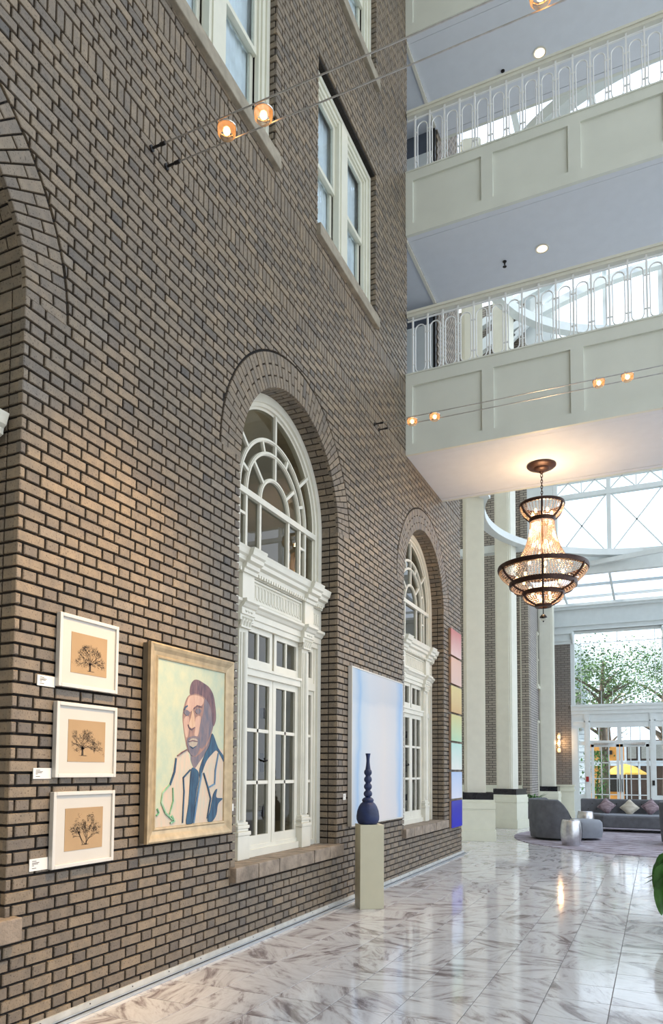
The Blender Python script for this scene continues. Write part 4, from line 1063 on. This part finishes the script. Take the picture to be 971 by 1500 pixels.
fr = MB(); frame_rect(fr, 0, 0.001, 0, 0, 0, 0, 0) if False else None
fr = MB(); fr.box(.72, WX0, YE+.02, YE+.14, 3.3, 5.9); fr.box(WX1, 3.48, YE+.02, YE+.14, 3.3, 5.9); fr.box(.72, 3.48, YE+.02, YE+.14, WZ1, 5.9); fr.build('window_frame', ENDW, bw)
tbm = MB(); tbm.box(.72, 3.48, YE-.06, YE+.16, 3.36, 3.50); tbm.box(.72, 3.48, YE-.10, YE+.16, 3.48, 3.55); tbm.box(.72, 3.48, YE-.02, YE+.16, 3.25, 3.37); tbm.build('transom_beam', ENDW, bw)
MB().box(WX0, WX1, YE+.07, YE+.075, WZ0, WZ1).build('pane', PANE, bw)
ld = MB()
for x in (1.03, 3.17): ld.box(x-.008, x+.008, YE+.06, YE+.085, WZ0, WZ1)
ld.box(2.09, 2.11, YE+.06, YE+.085, 5.50, WZ1); ld.box(WX0, WX1, YE+.06, YE+.085, 5.49, 5.51)
for z_ in (4.0, 4.45, 4.92): ld.box(WX0, 1.03, YE+.06, YE+.085, z_-.008, z_+.008); ld.box(3.17, WX1, YE+.06, YE+.085, z_-.008, z_+.008)
for x in (1.29, 1.62, 1.95, 2.25, 2.58, 2.91): ld.box(x-.007, x+.007, YE+.06, YE+.085, WZ0, 3.98)
ld.build('leading', ENDW, bw)
dw = thing('door_3', 'white glazed double entrance doors with transom lights and sidelights', 'door', (2.12, YE, 0), kind='structure')
hd = MB(); hd.box(.72, 3.48, YE+.03, YE+.13, 2.83, 3.26); hd.box(.72, 3.48, YE-.0, YE+.13, 3.0, 3.04); hd.build('head_panel', ENDW, dw)
for x0, x1 in ((1.10, 1.27), (2.97, 3.14), (.72, .93), (3.32, 3.48)): 
    p = MB(); p.box(x0, x1, YE+.0, YE+.13, 0, 3.26 if x0 in (1.10, 2.97) else 2.83); p.box(x0+.03, x1-.03, YE-.012, YE, .1, 3.2 if x0 in (1.10, 2.97) else 2.8); p.build('door_post', ENDW, dw)
trn = MB(); trn.box(1.27, 2.97, YE+.02, YE+.12, 2.30, 2.42); trn.box(2.06, 2.18, YE+.02, YE+.12, 2.42, 2.83)
for x in (1.53, 1.80, 2.44, 2.70): trn.box(x-.012, x+.012, YE+.05, YE+.09, 2.42, 2.83)
trn.build('transom_light', ENDW, dw)
for x0, x1 in ((1.27,1.53),(1.53,1.80),(1.80,2.06),(2.18,2.44),(2.44,2.70),(2.70,2.97)): MB().box(x0+.012, x1-.012, YE+.068, YE+.072, 2.42, 2.83).build('pane', PANE, dw)
for s, x0, x1 in ((0, 1.29, 2.11), (1, 2.13, 2.95)):
    lf = MB(); lf.box(x0, x0+.085, YE+.04, YE+.09, .02, 2.30); lf.box(x1-.085, x1, YE+.04, YE+.09, .02, 2.30); lf.box(x0, x1, YE+.04, YE+.09, 2.22, 2.30); lf.box(x0, x1, YE+.04, YE+.09, .02, .30)
    w3 = (x1-x0-.17)/3; zs = [.30, .75, 1.24, 1.73, 2.22]
    for i in (1, 2): lf.box(x0+.085+i*w3-.012, x0+.085+i*w3+.012, YE+.05, YE+.085, .30, 2.22)
    for z_ in zs[1:4]: lf.box(x0+.085, x1-.085, YE+.05, YE+.085, z_-.014, z_+.014)
    l = lf.build('door_leaf', ENDW, dw)
    for i in range(3):
        for a, b in zip(zs, zs[1:]): MB().box(x0+.085+i*w3+.012, x0+.085+(i+1)*w3-.012, YE+.066, YE+.07, a+.014, b-.014).build('pane', PANE, l)
    hx = x1-.045 if s == 0 else x0+.045
    MB().tube([(hx,YE+.03,.85),(hx,YE-.04,.87),(hx,YE-.04,1.2),(hx,YE+.03,1.22)], .016, 8).build('pull_handle', DARKM, l)
    c = MB(); c.box(x0+.1, x0+.5, YE-.04, YE+.02, 2.28, 2.35) if s == 0 else c.box(x1-.5, x1-.1, YE-.04, YE+.02, 2.28, 2.35); c.bar((x0+.3 if s == 0 else x1-.3, YE-.05, 2.315), (x0+.7 if s == 0 else x1-.7, YE-.1, 2.34), .03, .02); c.build('door_closer', STEEL, dw)
for x0, x1 in ((.93, 1.10), (3.14, 3.32)):
    s_ = MB(); s_.box(x0, x1, YE+.03, YE+.1, 2.28, 2.40); s_.box(x0, x1, YE+.03, YE+.1, 0, .75); s_.box(x0,x1,YE+.05,YE+.09,1.24,1.265); s_.box(x0,x1,YE+.05,YE+.09,1.72,1.745); l = s_.build('sidelight', ENDW, dw)
    MB().box(x0, x1, YE+.066, YE+.07, .75, 2.83).build('pane', PANE, l)
RED = mat('alarm_red', (.35, .02, .02), .4)
tag(MB().box(1.14, 1.22, YE-.05, YE-.012, 1.14, 1.30).build('fire_alarm', RED), 'small red fire alarm box left of the entrance doors', 'fire alarm')
tag(MB().box(3.02, 3.09, YE-.04, YE-.012, 1.05, 1.20).build('card_reader', DARKM), 'small black card reader right of the entrance doors', 'card reader')
# sconce on the brick pier
sn = thing('wall_sconce', 'lit triple glass wall sconce with chrome bands on the brick pier', 'sconce', (.35, YE-.08, 2.36))
MB().box(.31, .39, YE-.03, YE-.001, 2.05, 2.68).build('back_plate', CHROME, sn)
for z_ in (2.55, 2.34, 2.13): MB().lathe((.35,YE-.09,z_), [(.03,-.06),(.045,-.05),(.05,0),(.045,.05),(.03,.06)], 14).build('glass_shade', SCON, sn, smooth=True)
for z_ in (2.445, 2.235): MB().lathe((.35,YE-.09,z_), [(.052,-.02),(.06,0),(.052,.02)], 14).build('chrome_band', CHROME, sn, smooth=True)
l = bpy.data.lights.new('sconce_glow', 'POINT'); l.energy = 14; l.color = (1, .6, .28); l.shadow_soft_size = .05
lo = bpy.data.objects.new('sconce_glow', l); COL.objects.link(lo); lo.parent = sn; lo.location = (0, -.12, 0)

# curtain wall above the vestibule, glazed roof, arches
cw = thing('window_8', 'tall braced curtain wall glazing above the entrance vestibule', 'window', (2.1, 18, 7), kind='structure')
PX_ = [.66 + 1.42*k for k in range(6)]
for x in PX_: MB().box(x-.055, x+.055, 17.95, 18.1, 7.0, 17).build('post', ENDW, cw)
for z0, z1 in ((6.95, 7.5), (9.15, 9.28), (9.62, 9.72), (11.4, 11.5), (13.6, 13.7), (15.9, 17.0)): MB().box(-.12, 9, 17.94, 18.1, z0, z1).build('crossbar', ENDW, cw)
for a, b in zip(PX_, PX_[1:]):
    for p, q in (((a+.05, 7.5), (b-.05, 9.17)), ((a+.05, 9.17), (b-.05, 7.5))): MB().bar((p[0],17.99,p[1]),(q[0],17.99,q[1]),.035,.03,up=(0,1,0)).build('brace_rod', ENDW, cw)
    for i in range(2):
        m0 = a + (b-a)*i/2; m1 = a + (b-a)*(i+1)/2; mm = (m0+m1)/2
        for p, q in (((m0, 9.25), (mm, 9.62)), ((mm, 9.62), (m1, 9.25))): MB().bar((p[0],17.99,p[1]),(q[0],17.99,q[1]),.035,.03,up=(0,1,0)).build('truss_strut', ENDW, cw)
    MB().box((a+b)/2-.015, (a+b)/2+.015, 17.97, 18.0, 9.27, 9.62).build('truss_strut', ENDW, cw)
    for z0, z1 in ((7.5,9.15),(9.28,11.4),(11.5,13.6),(13.7,15.9)): MB().box(a+.05, b-.05, 18.04, 18.045, z0, z1).build('pane', PANE, cw)
MB().box(-.12, .6, 17.95, 18.2, 7.0, 17).build('end_pilaster', ENDW, cw)
bc = MB(); bc.bar((1.2, 17.9, 7.18), (3.5, 17.6, 7.3), .1, .12); bc.build('tie_brace', ENDW, cw)
sk = thing('window_9', 'sloping glass roof over the entrance vestibule', 'skylight', (2.1, 19.4, 6.8), kind='structure')
for x in (.66, 2.06, 3.48, 4.9): MB().bar((x, 18.1, 7.02), (x, YE, 6.80), .06, .12).build('rafter', ENDW, sk)
MB().bar((-.1, 19.2, 6.95), (9, 19.2, 6.95), .05, .08).build('purlin', ENDW, sk); MB().bar((-.1, 20.3, 6.86), (9, 20.3, 6.86), .05, .08).build('purlin', ENDW, sk)
for a, b in ((-.1,.66),(.66,2.06),(2.06,3.48),(3.48,4.9),(4.9,9)):
    MB().add([(a+.03,18.1,7.03),(b-.03,18.1,7.03),(b-.03,YE,6.81),(a+.03,YE,6.81),(a+.03,18.1,7.04),(b-.03,18.1,7.04),(b-.03,YE,6.82),(a+.03,YE,6.82)], [(3,2,1,0),(4,5,6,7),(0,1,5,4),(1,2,6,5),(2,3,7,6),(3,0,4,7)]).build('pane', ROOFG, sk)
gr = thing('window_10', 'flat glass roof with white rafters over the rotunda', 'skylight', (3.0, 14.8, 17.0), kind='structure')
for k in range(8): MB().box(-3.0+k*1.7-.07, -3.0+k*1.7+.07, 11.5, 18.1, 16.85, 17.1).build('rafter', ENDW, gr)
for y in (13.15, 14.8, 16.45): MB().box(-3.0, 9.0, y-.05, y+.05, 16.95, 17.08).build('purlin', ENDW, gr)
for k in range(7):
    for y in (11.5, 13.15, 14.8, 16.45): MB().box(-3.0+k*1.7+.07, -3.0+(k+1)*1.7-.07, y+.05, y+1.6, 17.0, 17.01).build('pane', ROOFG, gr)
ar = thing('trim_4', 'sweeping white arch rib with diagonal struts under the atrium roof', 'arch', (3.6, 17.7, 13.9), kind='structure')
def rib(off, y):
    pts = [(3.6 + x, 15.2 + off - 1.35*(x/5.2)**2) for x in [(-5.2 + 10.4*i/40) for i in range(41)]]
    for p, q in zip(pts, pts[1:]): pass
    mb = MB(); lo_ = [(x, z-.11) for x, z in pts]; hi_ = [(x, z+.11) for x, z in pts]
    n = len(pts); vs = [(x, yy, z) for yy in (y-.1, y+.1) for x, z in lo_+hi_[::-1]]; k = 2*n
    fs = [(i, (i+1)%k, k+(i+1)%k, k+i) for i in range(k)]
    for i in range(n-1): fs += [(i, i+1, k-2-i, k-1-i), (k+i, k+i+1, 2*k-2-i, 2*k-1-i)]
    mb.add(vs, fs); mb.build('arch_rib', ENDW, ar)
rib(0, 17.7); rib(.75, 17.7)
for p, q in (((-1.55, 14.0), (-.2, 14.95)), ((-.6, 13.95), (.2, 14.6)), ((-1.0, 14.75), (-.4, 14.1)), ((.4, 14.9), (1.0, 15.5)), ((1.6, 15.0), (2.2, 15.8))):
    MB().bar((p[0],17.7,p[1]),(q[0],17.7,q[1]),.16,.12,up=(0,1,0)).build('strut', ENDW, ar)

# ------------------------------------------------------------------ seating
rg = MB(); rg.lathe((RC, RCY, 0), [(3.42,.0005),(3.42,.012),(3.40,.016),(.0001,.016)], 96)
tag(rg.build('round_rug', RUG), 'round mauve-grey patterned rug under the lounge seating', 'rug')
def barrel_chair(cx, cy, face, lab):
    z = .016
    t = thing('lounge_chair', lab, 'chair', (cx, cy, z), 'grey curved lounge chairs'); c = (cx, cy, z)
    MB().lathe(c, [(.50,0),(.50,.05)], 32).build('plinth', BLACKG, t)
    a0, a1 = face+R(80), face+R(280); b = MB(); n = 30; vs = []; fs = []
    for i in range(n+1):
        u = i/n; a = a0 + (a1-a0)*u; e = min(u, 1-u); h = .42 + .43*min(1, e/.12)**.6
        for r_, zz_ in ((.60, .05), (.635, .45), (.64, h-.02), (.61, h), (.55, h), (.52, h-.03), (.50, .36)): vs.append((cx+r_*cos(a), cy+r_*sin(a), z+zz_))
    k = 7
    for i in range(n):
        for j in range(k): fs.append((i*k+j, i*k+(j+1)%k, (i+1)*k+(j+1)%k, (i+1)*k+j))
    fs += [tuple(range(k)), tuple(n*k+j for j in range(k))]
    b.add(vs, fs); smooth_edges(b.build('curved_back', GREYF, t), 50)
    s = MB(); s.lathe(c, [(.55,.05),(.57,.2),(.56,.36),(.5,.41),(.0001,.42)], 36); smooth_edges(s.build('seat', GREYF, t), 50)
    f = Vector((cos(face), sin(face))); p = Vector((cx, cy)) + f*.45
    e = MB(); e.lathe((p.x, p.y, z), [(.42,.05),(.44,.2),(.43,.36),(.38,.41),(.0001,.42)], 32); smooth_edges(e.build('front_cushion', GREYT, t), 50)
    return t
barrel_chair(1.22, 13.25, R(20), 'grey curved-back lounge chair left of the silver drum table')
barrel_chair(3.80, 13.05, R(10), 'dark grey lounge chair cut by the right edge behind the plant')
def pillow(c, s, rot, tilt, m_, lab, face=R(-90)):
    mb = MB(); n = 10; vs = []; fs = []
    for sd in (1, -1):
        for i in range(n+1):
            for j in range(n+1):
                u, v = i/n*2-1, j/n*2-1; pin = 1 - .10*(1-max(abs(u), abs(v)))*0
                th = sd*.085*max(0, (1-u**4)*(1-v**4))**.6
                k_ = 1 - .07*(1-abs(u*v))*max(abs(u),abs(v))
                vs.append(Vector((u*s*k_, th, v*s*k_)))
    M_ = Matrix.Translation(c) @ Matrix.Rotation(face+R(90), 4, 'Z') @ Matrix.Rotation(tilt, 4, 'X') @ Matrix.Rotation(rot, 4, 'Y')
    k = (n+1)*(n+1)
    for s_ in (0, 1):
        for i in range(n):
            for j in range(n): fs.append(tuple(s_*k + q for q in (i*(n+1)+j, (i+1)*(n+1)+j, (i+1)*(n+1)+j+1, i*(n+1)+j+1)))
    mb.add([M_ @ v for v in vs], fs)
    return tag(mb.build('throw_pillow', m_, smooth=True), lab, 'pillow', 'throw pillows')
PILP = paint_material('plum_stripe', (.06, .02, .04), (.38, .30, .33), (5, 16)); PILC = paint_material('cream_stripe', (.40, .36, .28), (.62, .58, .50), (4, 12)); PILB = paint_material('blue_grey_stripe', (.14, .15, .22), (.50, .50, .58), (4, 14))
sf = thing('sofa', 'long low charcoal sofa with tufted back before the entrance doors', 'sofa', (2.7, 16.1, .016))
z = .016
bevel(MB().prism([(1.72,15.85),(1.95,15.58),(4.1,15.58),(4.1,16.55),(1.40,16.55),(1.40,16.2)], z+.10, z+.38, axis=2).build('seat', GREYF, sf), .03, 3)
bevel(MB().prism([(1.74,15.86),(1.96,15.60),(4.09,15.60),(4.09,16.36),(1.5,16.36)], z+.37, z+.41, axis=2).build('seat_top', GREYT, sf), .015)
bevel(MB().box(1.37, 4.1, 16.36, 16.56, z+.08, z+.755).build('backrest', GREYF, sf), .03, 3)
tb_ = MB().sphere((0,0,0), .014, 8, 5).mesh('tuft_button', DARKM, smooth=True); bk = [c for c in sf.children if c.name.startswith('backrest')][0]
for i in range(14):
    for j in range(2): inst(tb_, 'tuft_button', bk, (1.55+i*.19+(j*.095)-2.7, 16.357-16.1, .50+j*.14))
for x, y in ((1.9,15.7),(4.0,15.7),(1.5,16.45),(4.0,16.45)): MB().box(x-.03, x+.03, y-.03, y+.03, z, z+.11).build('leg', BLACKG, sf)
pillow((1.99, 16.16, z+.585), .16, R(38), R(-18), PILP, 'plum striped throw pillow on the left of the sofa')
pillow((2.52, 16.16, z+.56), .165, R(45), R(-22), PILC, 'cream throw pillow in the middle of the sofa')
pillow((2.99, 16.16, z+.585), .16, R(50), R(-18), PILP, 'plum striped throw pillow on the right of the sofa')
pillow((1.08, 13.38, z+.60), .17, R(12), R(-25), PILB, 'blue-grey throw pillow in the curved lounge chair', face=R(20))
def drum(cx, cy, lab, zb):
    t = thing('drum_table', lab, 'side table', (cx, cy, zb), 'silver drum side tables')
    b = MB(); b.lathe((cx,cy,zb), [(.165,0),(.172,.02),(.19,.12),(.20,.25),(.19,.38),(.172,.475),(.165,.485)], 40); smooth_edges(b.build('drum_body', STEEL, t), 50)
    smooth_edges(MB().lathe((cx,cy,zb), [(.168,.484),(.17,.492),(.165,.498),(.0001,.498)], 40).build('table_top', CHROME, t))
drum(1.59, 11.95, 'nearer silver drum side table beside the curved chair', .016)
drum(1.575, 15.3, 'farther silver drum side table by the sofa corner', .016)
# planter behind the chair
def leafmesh(p, d, L_, w, droop, mb, n=7):
    d = Vector(d).normalized(); side = d.cross(Vector((0,0,1)));
    side = side.normalized() if side.length > 1e-3 else Vector((1,0,0)); vs = []; P = Vector(p)
    for i in range(n+1):
        u = i/n; q = P + d*(L_*u) + Vector((0,0,-droop*u*u*L_)); ww = w*max(.03, (sin(pi*min(1, u*.9+.1)))**.8)
        vs += [q - side*ww + Vector((0,0,.25*ww)), q, q + side*ww + Vector((0,0,.25*ww))]
    fs = []
    for i in range(n):
        for j in (0, 1): fs.append((i*3+j, i*3+j+1, i*3+j+4, i*3+j+3))
    return mb.add(vs, fs)
pl = thing('potted_fern', 'bushy green plant in a dark tall pot behind the curved chair', 'plant', (.12, 16.9, 0))
smooth_edges(MB().lathe((.12,16.9,0), [(.16,0),(.17,.02),(.21,.72),(.22,.75),(.19,.75),(.18,.70),(.0001,.70)], 28).build('pot', BLACKG, pl))
for k in range(46):
    a = random.uniform(0, 2*pi); e = random.uniform(.3, 1.4); leafmesh((.12+.1*cos(a), 16.9+.1*sin(a), .70), (cos(a), sin(a), e), random.uniform(.30, .52), .022, random.uniform(.3, .9), MB()).build('leaf', LEAFM, pl, smooth=True, fix=False)
pt = thing('foreground_plant', 'broad-leaved green plant in a dark pot entering at the right edge', 'plant', (3.46, 4.6, 0))
PXc, PYc = 3.46, 4.6
smooth_edges(MB().lathe((PXc,PYc,0), [(.12,0),(.13,.02),(.17,.50),(.18,.52),(.155,.52),(.15,.48),(.0001,.48)], 28).build('pot', BLACKG, pt))
def broad_leaf(p, dirv, side, L_, w, curl, m_):
    mb = MB(); d = Vector(dirv).normalized(); sd = Vector(side).normalized(); nn = d.cross(sd).normalized(); n = 10; vs = []; fs = []
    for i in range(n+1):
        u = i/n; q = Vector(p) + d*(L_*u) + nn*(curl*L_*u*u); ww = w*(sin(pi*u**.75))**.7*(1-.25*u) + .003
        for k in range(5):
            e = (k-2)/2; vs.append(q + sd*(ww*e) + nn*(-.25*ww*abs(e)))
    for i in range(n):
        for k in range(4): fs.append((i*5+k, i*5+k+1, i*5+k+6, i*5+k+5))
    mb.add(vs, fs); mb.build('leaf', m_, pt, smooth=True, fix=False)
rl = random.Random(21)
for k, (x, y, z_, L_, w_, m_) in enumerate(((3.17,4.50,.66,.40,.085,LEAFM),(3.22,4.42,.60,.44,.095,LEAFM),(3.14,4.62,.55,.34,.07,LEAFY),(3.17,4.36,.50,.33,.075,LEAFM),(3.30,4.30,.66,.46,.10,LEAFM),(3.16,4.40,.62,.42,.08,LEAFM),(3.2,4.7,.70,.40,.09,LEAFM),(3.25,4.5,.74,.36,.08,LEAFY))):
    MB().tube([(PXc-.05, PYc, .48), ((PXc+x)/2, (PYc+y)/2, z_+.12), (x+.02, y, z_+.03), (x+.0, y, z_-.01)], [.009, .008, .006, .004], 6).build('stem', LEAFM, pt, smooth=True)
    broad_leaf((x,y,z_), (-.12+.05*(k%3), -.1, -1), (.95, .35, -.1+.1*(k%2)), L_, w_, .12, m_)
for k in range(16):
    a = rl.uniform(0, 2*pi); broad_leaf((PXc+.1*cos(a), PYc+.1*sin(a), .55), (cos(a), sin(a), rl.uniform(-.2,.9)), (-sin(a), cos(a), .2), rl.uniform(.25,.38), .075, -.35, LEAFM if k % 3 else LEAFY)
for k in range(9):
    a = R(140 + k*11); leafmesh((PXc-.1, PYc-.05, .66), (cos(a), sin(a)*.5, .75), .40, .016, 1.5, MB(), 9).build('blade_leaf', LEAFY if k % 2 else LEAFM, pt, smooth=True, fix=False)

# ================================================================== OUTDOORS
tag(MB().box(-60, 60, -60, 120, -.30, -.16).build('ground', GRASS), 'pale paved ground outside the entrance', 'ground', kind='structure')
def tree(cx, cy, h, cr, cz, nl, lab, seed):
    rnd = random.Random(seed); t = thing('tree', lab, 'tree', (cx, cy, -.16), 'trees outside the entrance')
    tr = MB(); tr.tube([(cx,cy,-.16),(cx+.1,cy,h*.25),(cx-.05,cy,h*.5),(cx+.1,cy,h*.8)], [.22,.17,.13,.05], 8)
    for _ in range(14):
        a = rnd.uniform(0, 6.28); z_ = h*rnd.uniform(.3, .65); r_ = cr*rnd.uniform(.6, 1)
        tr.tube([(cx,cy,z_),(cx+.5*r_*cos(a),cy+.5*r_*sin(a),z_+.35*r_),(cx+r_*cos(a),cy+r_*sin(a),z_+.6*r_)], [.08,.05,.015], 5)
    tr.build('trunk', BARK, t, smooth=True)
    lf = MB(); cl = [(cx+cr*.75*rnd.gauss(0,.6), cy+cr*.75*rnd.gauss(0,.6), cz+cr*.6*rnd.gauss(0,.7), rnd.uniform(.35,.7)) for _ in range(34)]
    for _ in range(nl):
        c = rnd.choice(cl); p = Vector((c[0]+rnd.gauss(0,c[3]), c[1]+rnd.gauss(0,c[3]), max(.8, c[2]+rnd.gauss(0,c[3]*.6))))
        s = rnd.uniform(.03, .075); u = Vector((rnd.gauss(0,1),rnd.gauss(0,1),rnd.gauss(0,.5))).normalized(); v = u.cross(Vector((rnd.gauss(0,1),rnd.gauss(0,1),rnd.gauss(0,1)))).normalized()
        lf.add([p-u*s, p+v*s*.5, p+u*s, p-v*s*.5], [(0,1,2,3)])
    lf.build('foliage', TREEL, t, fix=False, kind='stuff')
tree(1.3, 25.8, 7.0, 1.5, 5.0, 4200, 'leafy tree in the middle of the view above the doors', 1)
tree(3.5, 31.5, 7.6, 1.7, 5.6, 5200, 'leafy tree at the right of the view above the doors', 2)
tree(.6, 42, 9, 2.0, 6.0, 3000, 'tree farthest back behind the orange building', 3)
def shrub(cx, cy, h, lab, seed):
    rnd = random.Random(seed); t = thing('shrub', lab, 'shrub', (cx, cy, -.16), 'green shrubs outside the doors'); MB().tube([(cx,cy,-.16),(cx,cy,h*.6)], [.05,.02], 6).build('stem', BARK, t)
    lf = MB()
    for _ in range(900):
        p = Vector((cx+rnd.gauss(0,.18), cy+rnd.gauss(0,.18), rnd.uniform(0, h))); s = rnd.uniform(.04,.08); u = Vector((rnd.gauss(0,1),rnd.gauss(0,1),rnd.gauss(0,1))).normalized(); v = u.cross(Vector((0,.3,1))).normalized()
        lf.add([p-u*s, p+v*s*.5, p+u*s, p-v*s*.5], [(0,1,2,3)])
    lf.build('foliage', LEAFM, t, fix=False, kind='stuff')
shrub(1.2, 24.6, 2.2, 'tall green shrub outside the left door leaf', 4); shrub(.45, 22.6, 2.4, 'tall green shrub outside the left sidelight', 5)
hs = thing('white_house', 'white clapboard house with gable seen left through the big window', 'house', (-1.0, 31, -.16))
hb = MB()
for k in range(32): hb.box(-4, .45, 29.6+(.0 if k % 2 else .012), 30.6, -.16+k*.19, -.16+(k+1)*.19-.015)
hb.build('clapboard_wall', SIDING, hs)
MB().prism([(-4.4,5.85),(1.0,5.85),(-1.8,8.6)], 29.3, 30.6, axis=1).build('gable', SIDING, hs)
MB().bar((1.08,29.3,5.8),(-1.8,29.3,8.7),.25,.16,up=(0,1,0)).build('eave_board', ENDW, hs)
wn = MB(); wn.box(-.2, .25, 29.5, 29.6, 3.2, 5.0); wn.build('house_window', STEEL, hs)
sh = thing('orange_shop', 'orange rendered building with white trim across the patio', 'building', (2.6, 34, -.16))
MB().box(.2, 1.75, 34.5, 37, -.16, 3.0).build('orange_wall', ORANGE, sh)
MB().box(1.75, 8, 34.5, 37, -.16, 3.0).build('timber_wall', mat('dark_timber', (.10, .06, .045), .7), sh)
MB().box(.2, 8, 34.3, 34.5, 1.75, 2.0).build('white_band', SIDING, sh)
for x in (1.8, 2.4, 3.0, 3.6): MB().box(x-.05, x+.05, 34.2, 34.45, -.16, 3.0).build('white_post', SIDING, sh)
for x in (1.9, 2.5, 3.1): MB().box(x, x+.38, 34.42, 34.5, 2.1, 2.85).build('shop_window', STEEL, sh)
MB().box(.9, 1.7, 34.4, 34.5, .5, 1.6).build('shop_window', DARKM, sh)
sg = MB(); sg.box(.85, 1.2, 34.4, 34.5, 2.3, 2.5); sg.build('dark_sign', DARKM, sh)
um = thing('patio_umbrella', 'yellow patio umbrella outside the doors', 'umbrella', (1.95, 29.5, -.16))
MB().lathe((1.95,29.5,0), [(.85,1.35),(.82,1.42),(.4,1.68),(.0001,1.8)], 8).build('canopy', mat('yellow_canvas', (.75,.45,.08), .8), um); MB().tube([(1.95,29.5,-.16),(1.95,29.5,1.8)], .03, 8).build('pole', DARKM, um)
